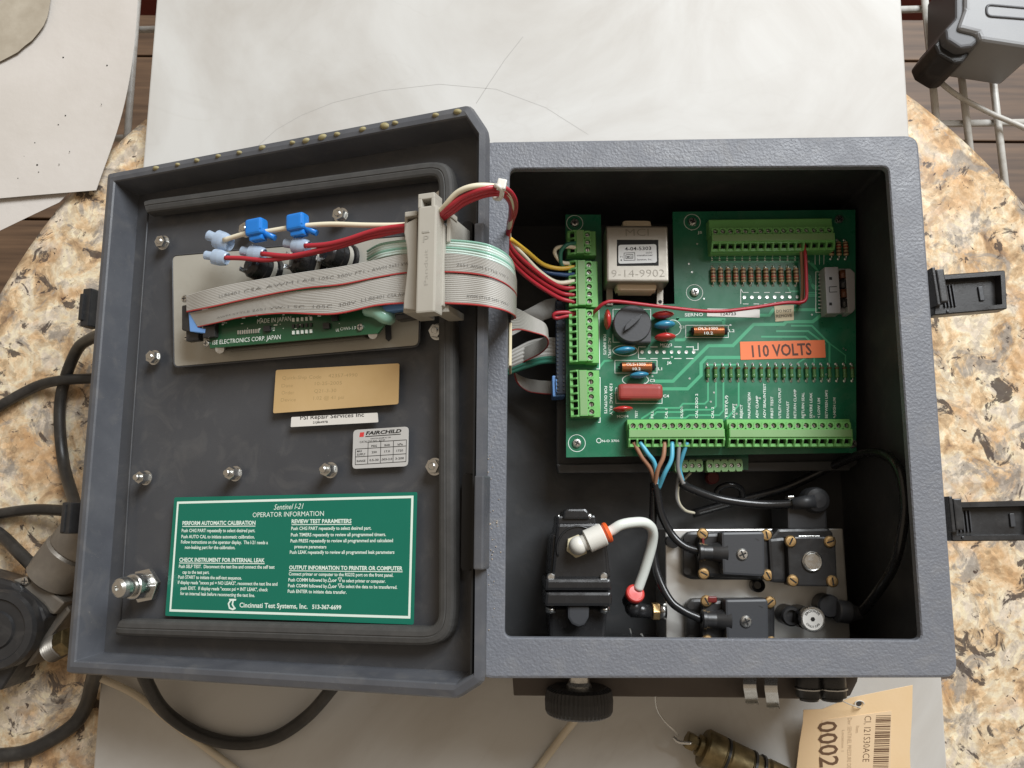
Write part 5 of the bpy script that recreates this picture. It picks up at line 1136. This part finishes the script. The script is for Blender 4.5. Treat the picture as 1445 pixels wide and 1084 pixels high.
# bronze fitting
bf = thing('bronze_fitting', P(1030, 1065, 22), 'worn bronze cylinder fitting with black rings lying below the box', 'fitting')
a, c = P(968, 1043, 34), P(1110, 1110, 34); ax = (c-a).normalized(); M1 = frame(V((a.x, a.y, 34)), Z, V((c.x-a.x, c.y-a.y, 0))); pxm = 2.0
b = B(); b.lathe([(.001, 0), (5.5, 0), (6, 1), (6, 6), (4.5, 6.2), (4.5, 8)], M1, 6, smooth=False); b.lathe([(4.6, 8), (7, 8.6), (7, 12)], M1, 20); obj('nose', b, M_bronze, bf)
b = B(); b.lathe([(6, 12), (12, 12.4), (12.8, 13.6), (12.8, 25), (11.8, 26), (11.8, 29), (12.4, 30), (12.4, 44), (11.6, 45), (10.8, 56), (12, 58), (12, 78), (.001, 78)], M1, 32); obj('barrel', b, M_bronze, bf)
for w in (27.5, 46.5, 53): b = B(); b.lathe([(11, w-1.2), (12.6, w-.8), (12.6, w+.8), (11, w+1.2)], M1, 28); obj('o_ring', b, M_black, bf)
b = B(); b.tube([M1@V((6, 0, 3)), M1@V((5, 3, -5)), M1@V((3, 2, -9))], 1.2, n=6); obj('pin', b, M_steel, bf)
# paper tag
tg = thing('paper_tag', P(1205, 1030, 45), 'manila paper tag with barcode and large number below the box', 'tag')
TN = V((0, -.33, .944)).normalized(); TO = P(1200, 1100, 22)
tz = lambda x, y: onplane(TO, TN, x, y)
q = [(1134, 1002), (1160, 1001), (1200, 985), (1288, 967), (1287, 1010), (1284, 1060), (1286, 1120), (1250, 1128), (1124, 1120), (1124, 1084), (1128, 1050), (1133, 1020)]
b = B(); tp = [tz(*p) for p in q]; nrm = TN
b.rings([[p-nrm*.4 for p in tp], tp]); obj('card', b, M_tagp, tg)
b = B(); b.rings([[tz(*p)+nrm*.05 for p in ((1160, 1016), (1258, 1003), (1256, 1120), (1154, 1120))], [tz(*p)+nrm*.2 for p in ((1160, 1016), (1258, 1003), (1256, 1120), (1154, 1120))]]); obj('printed_label', b, M_tagl, tg)
b = B(); b.mi = 0
ptext(b, '0002', tz, (1154, 1019), (1157, 1083), 28, nrm, .012, 0, .3); ptext(b, 'CI, I21S30ACE', tz, (1220, 1010), (1217, 1075), 10, nrm, -.01, 0, .3)
y = 1009.5
while y < 1100:
    w = random.choice((.8, .8, 1.4, 2.0)); b.poly([tz(*p)+nrm*.3 for p in ((1236-(y-1009)*.06, y), (1257-(y-1009)*.05, y-.6), (1257-(y-1009)*.05, y-.6+w), (1236-(y-1009)*.06, y+w))]); y += w+random.choice((.7, 1.2, 1.8))
b.mi = 1; ptext(b, 'Dev: SENTINEL PRESSURE DECAY', tz, (1196, 1013), (1195, 1095), 6, nrm, 0, 0, .3); ptext(b, 'Item', tz, (1208, 1024), (1207, 1034), 5, nrm, 0, 0, .3); ptext(b, 'Location 1', tz, (1188, 1030), (1187, 1060), 4, nrm, 0, 0, .3)
obj('print', b, [M_taginkb, M_taginkg], tg)
b = B(); a = tz(1212, 993); b.tube([a+nrm*.4+V((3.2*math.cos(t*.6), 2.2*math.sin(t*.6), .6+.05*t)) for t in range(9)]+[P(1190, 990, 62), P(1180, 975, 72)], .4, n=6, k=3); obj('string', b, M_wirew, tg)
b = B(); pring(b, a+nrm*.1, 0, 1.9, nrm, 18); obj('eyelet', b, M_dgrey, tg)
# cords and tubes on the table
def cord(name, pts, r, m, label, cat='cord'): return wire(name, pts, r, m, label, cat, None, 12, 8)
cord('power_cord', [(150, 470, 60), (128, 478, 40), (108, 495, 22), (89, 545, 8), (84, 592, 5), (90, 655, 8), (104, 706, 40), (112, 740, 70)], 4.2, M_cord, 'black cord curving down beside the left edge of the lid')
cord('power_cord', [(170, 530, 30), (128, 534, 14), (85, 537, 13), (50, 546, 6), (0, 573, 5), (-40, 600, 5)], 4.0, M_cord, 'black cord crossing under the curving cord on the granite')
cord('power_cord', [(150, 726, 40), (104, 722, 24), (50, 719, 12), (0, 725, 6), (-40, 732, 5)], 4.0, M_cord, 'black cord running level from the lid edge to the left')
cord('power_cord', [(-40, 730, 6), (0, 754, 10), (25, 778, 24), (50, 802, 32), (70, 815, 34)], 4.4, M_cord, 'short black cord ending at the grey metal valve')
cord('power_cord', [(140, 930, 60), (131, 960, 30), (122, 995, 8), (100, 1026, 6), (45, 1058, 6), (0, 1066, 6), (-40, 1064, 6)], 5.0, M_cord, 'black cord curving over the granite below the lid corner')
cord('hanging_cord', [(195, 930, 60), (208, 965, 48), (232, 1003, 34), (278, 1035, 26), (332, 1049, 25), (385, 1042, 26), (432, 1012, 32), (468, 972, 46), (490, 940, 60)], 4.4, M_cord, 'black cord looping over the marble below the lid')
cord('clear_tube', [(110, 940, 45), (140, 956, 32), (190, 980, 24.5), (250, 1025, 24), (330, 1084, 24), (380, 1120, 24)], 2.5, M_beigetube, 'yellowed clear tube lying diagonally on the marble', 'tube')
cord('clear_tube', [(818, 1000, 60), (811, 1016, 44), (791, 1042, 25), (762, 1082, 25), (740, 1120, 25)], 2.7, M_beigetube, 'pale tube leading away from below the knurled knob', 'tube')
# valve at the lower left
pvv = thing('air_valve', P(40, 880, 0), 'grey metal air valve with black round knob on the granite', 'valve')
b = B(); pprism(b, ((-60, 800), (20, 822), (60, 858), (66, 872), (0, 975), (-60, 985)), 6, 40, 3); obj('knob_plate', b, M_black, pvv)
b = B(); a = P(-8, 890, 50); b.lathe([(27, -12), (27, -3), (25.5, 0), (21, .6), (20, -1), (13, -1.5), (12, .5), (.001, 1)], T(a), 40); obj('knob', b, M_black, pvv)
b = B(); pprism(b, ((12, 820), (40, 812), (92, 850), (76, 868), (70, 866), (60, 852)), 5, 34, 2); obj('block', b, M_valveg, pvv)
b = B(); a, c = P(52, 800, 20), P(112, 760, 26); b.lathe([(.001, 0), (16, 0), (18, 2), (18, 26), (16, 28), (17, 29), (17, 50)], frame(P(70, 818, 24), Z, P(110, 765, 30)-P(70, 818, 24)), 28); obj('cylinder', b, M_valveg, pvv)
b = B(); pprism(b, ((70, 868), (92, 850), (100, 862), (40, 940), (18, 948)), 4, 26, 2); obj('side_plate', b, M_valveg, pvv)
b = B(); a, c = P(70, 918, 22), P(95, 905, 26); M1 = frame(a, Z, c-a)
for i in range(6): b.lathe([(8-.1*i, i*1.8), (9, i*1.8+.6), (8, i*1.8+1.5)], M1, 20)
obj('thread', b, M_valveg, pvv)
hx = [(9.5*math.cos(math.pi/3*i), 9.5*math.sin(math.pi/3*i)) for i in range(6)]; b = B(); b.prism(hx, 11, 20, M1, .8); obj('nut', b, M_bronze, pvv)
obj('screw', sm, None, pvv, M=T(P(50, 871, 41)-Z*.5)); obj('screw', sm, None, pvv, M=T(P(36, 820, 35)-Z*.5))
# crumbs of dirt on the box rim beside the hinge
b = B()
for i in range(46):
    y = random.choice((random.gauss(735, 45), random.uniform(640, 900))); c = P(688+abs(random.gauss(0, 7)), y, ZF); s = random.uniform(.15, .55)
    t = bmesh.new(); bmesh.ops.create_icosphere(t, subdivisions=1, radius=s)
    for w in t.verts: w.co *= random.uniform(.7, 1.2)
    b.merge(t, T(c+Z*.25))
obj('dirt_crumbs', b, mat('pale_dirt', (.45, .38, .30), .8), label='pale dirt crumbs on the box rim beside the hinge', cat='dirt', kind='stuff')
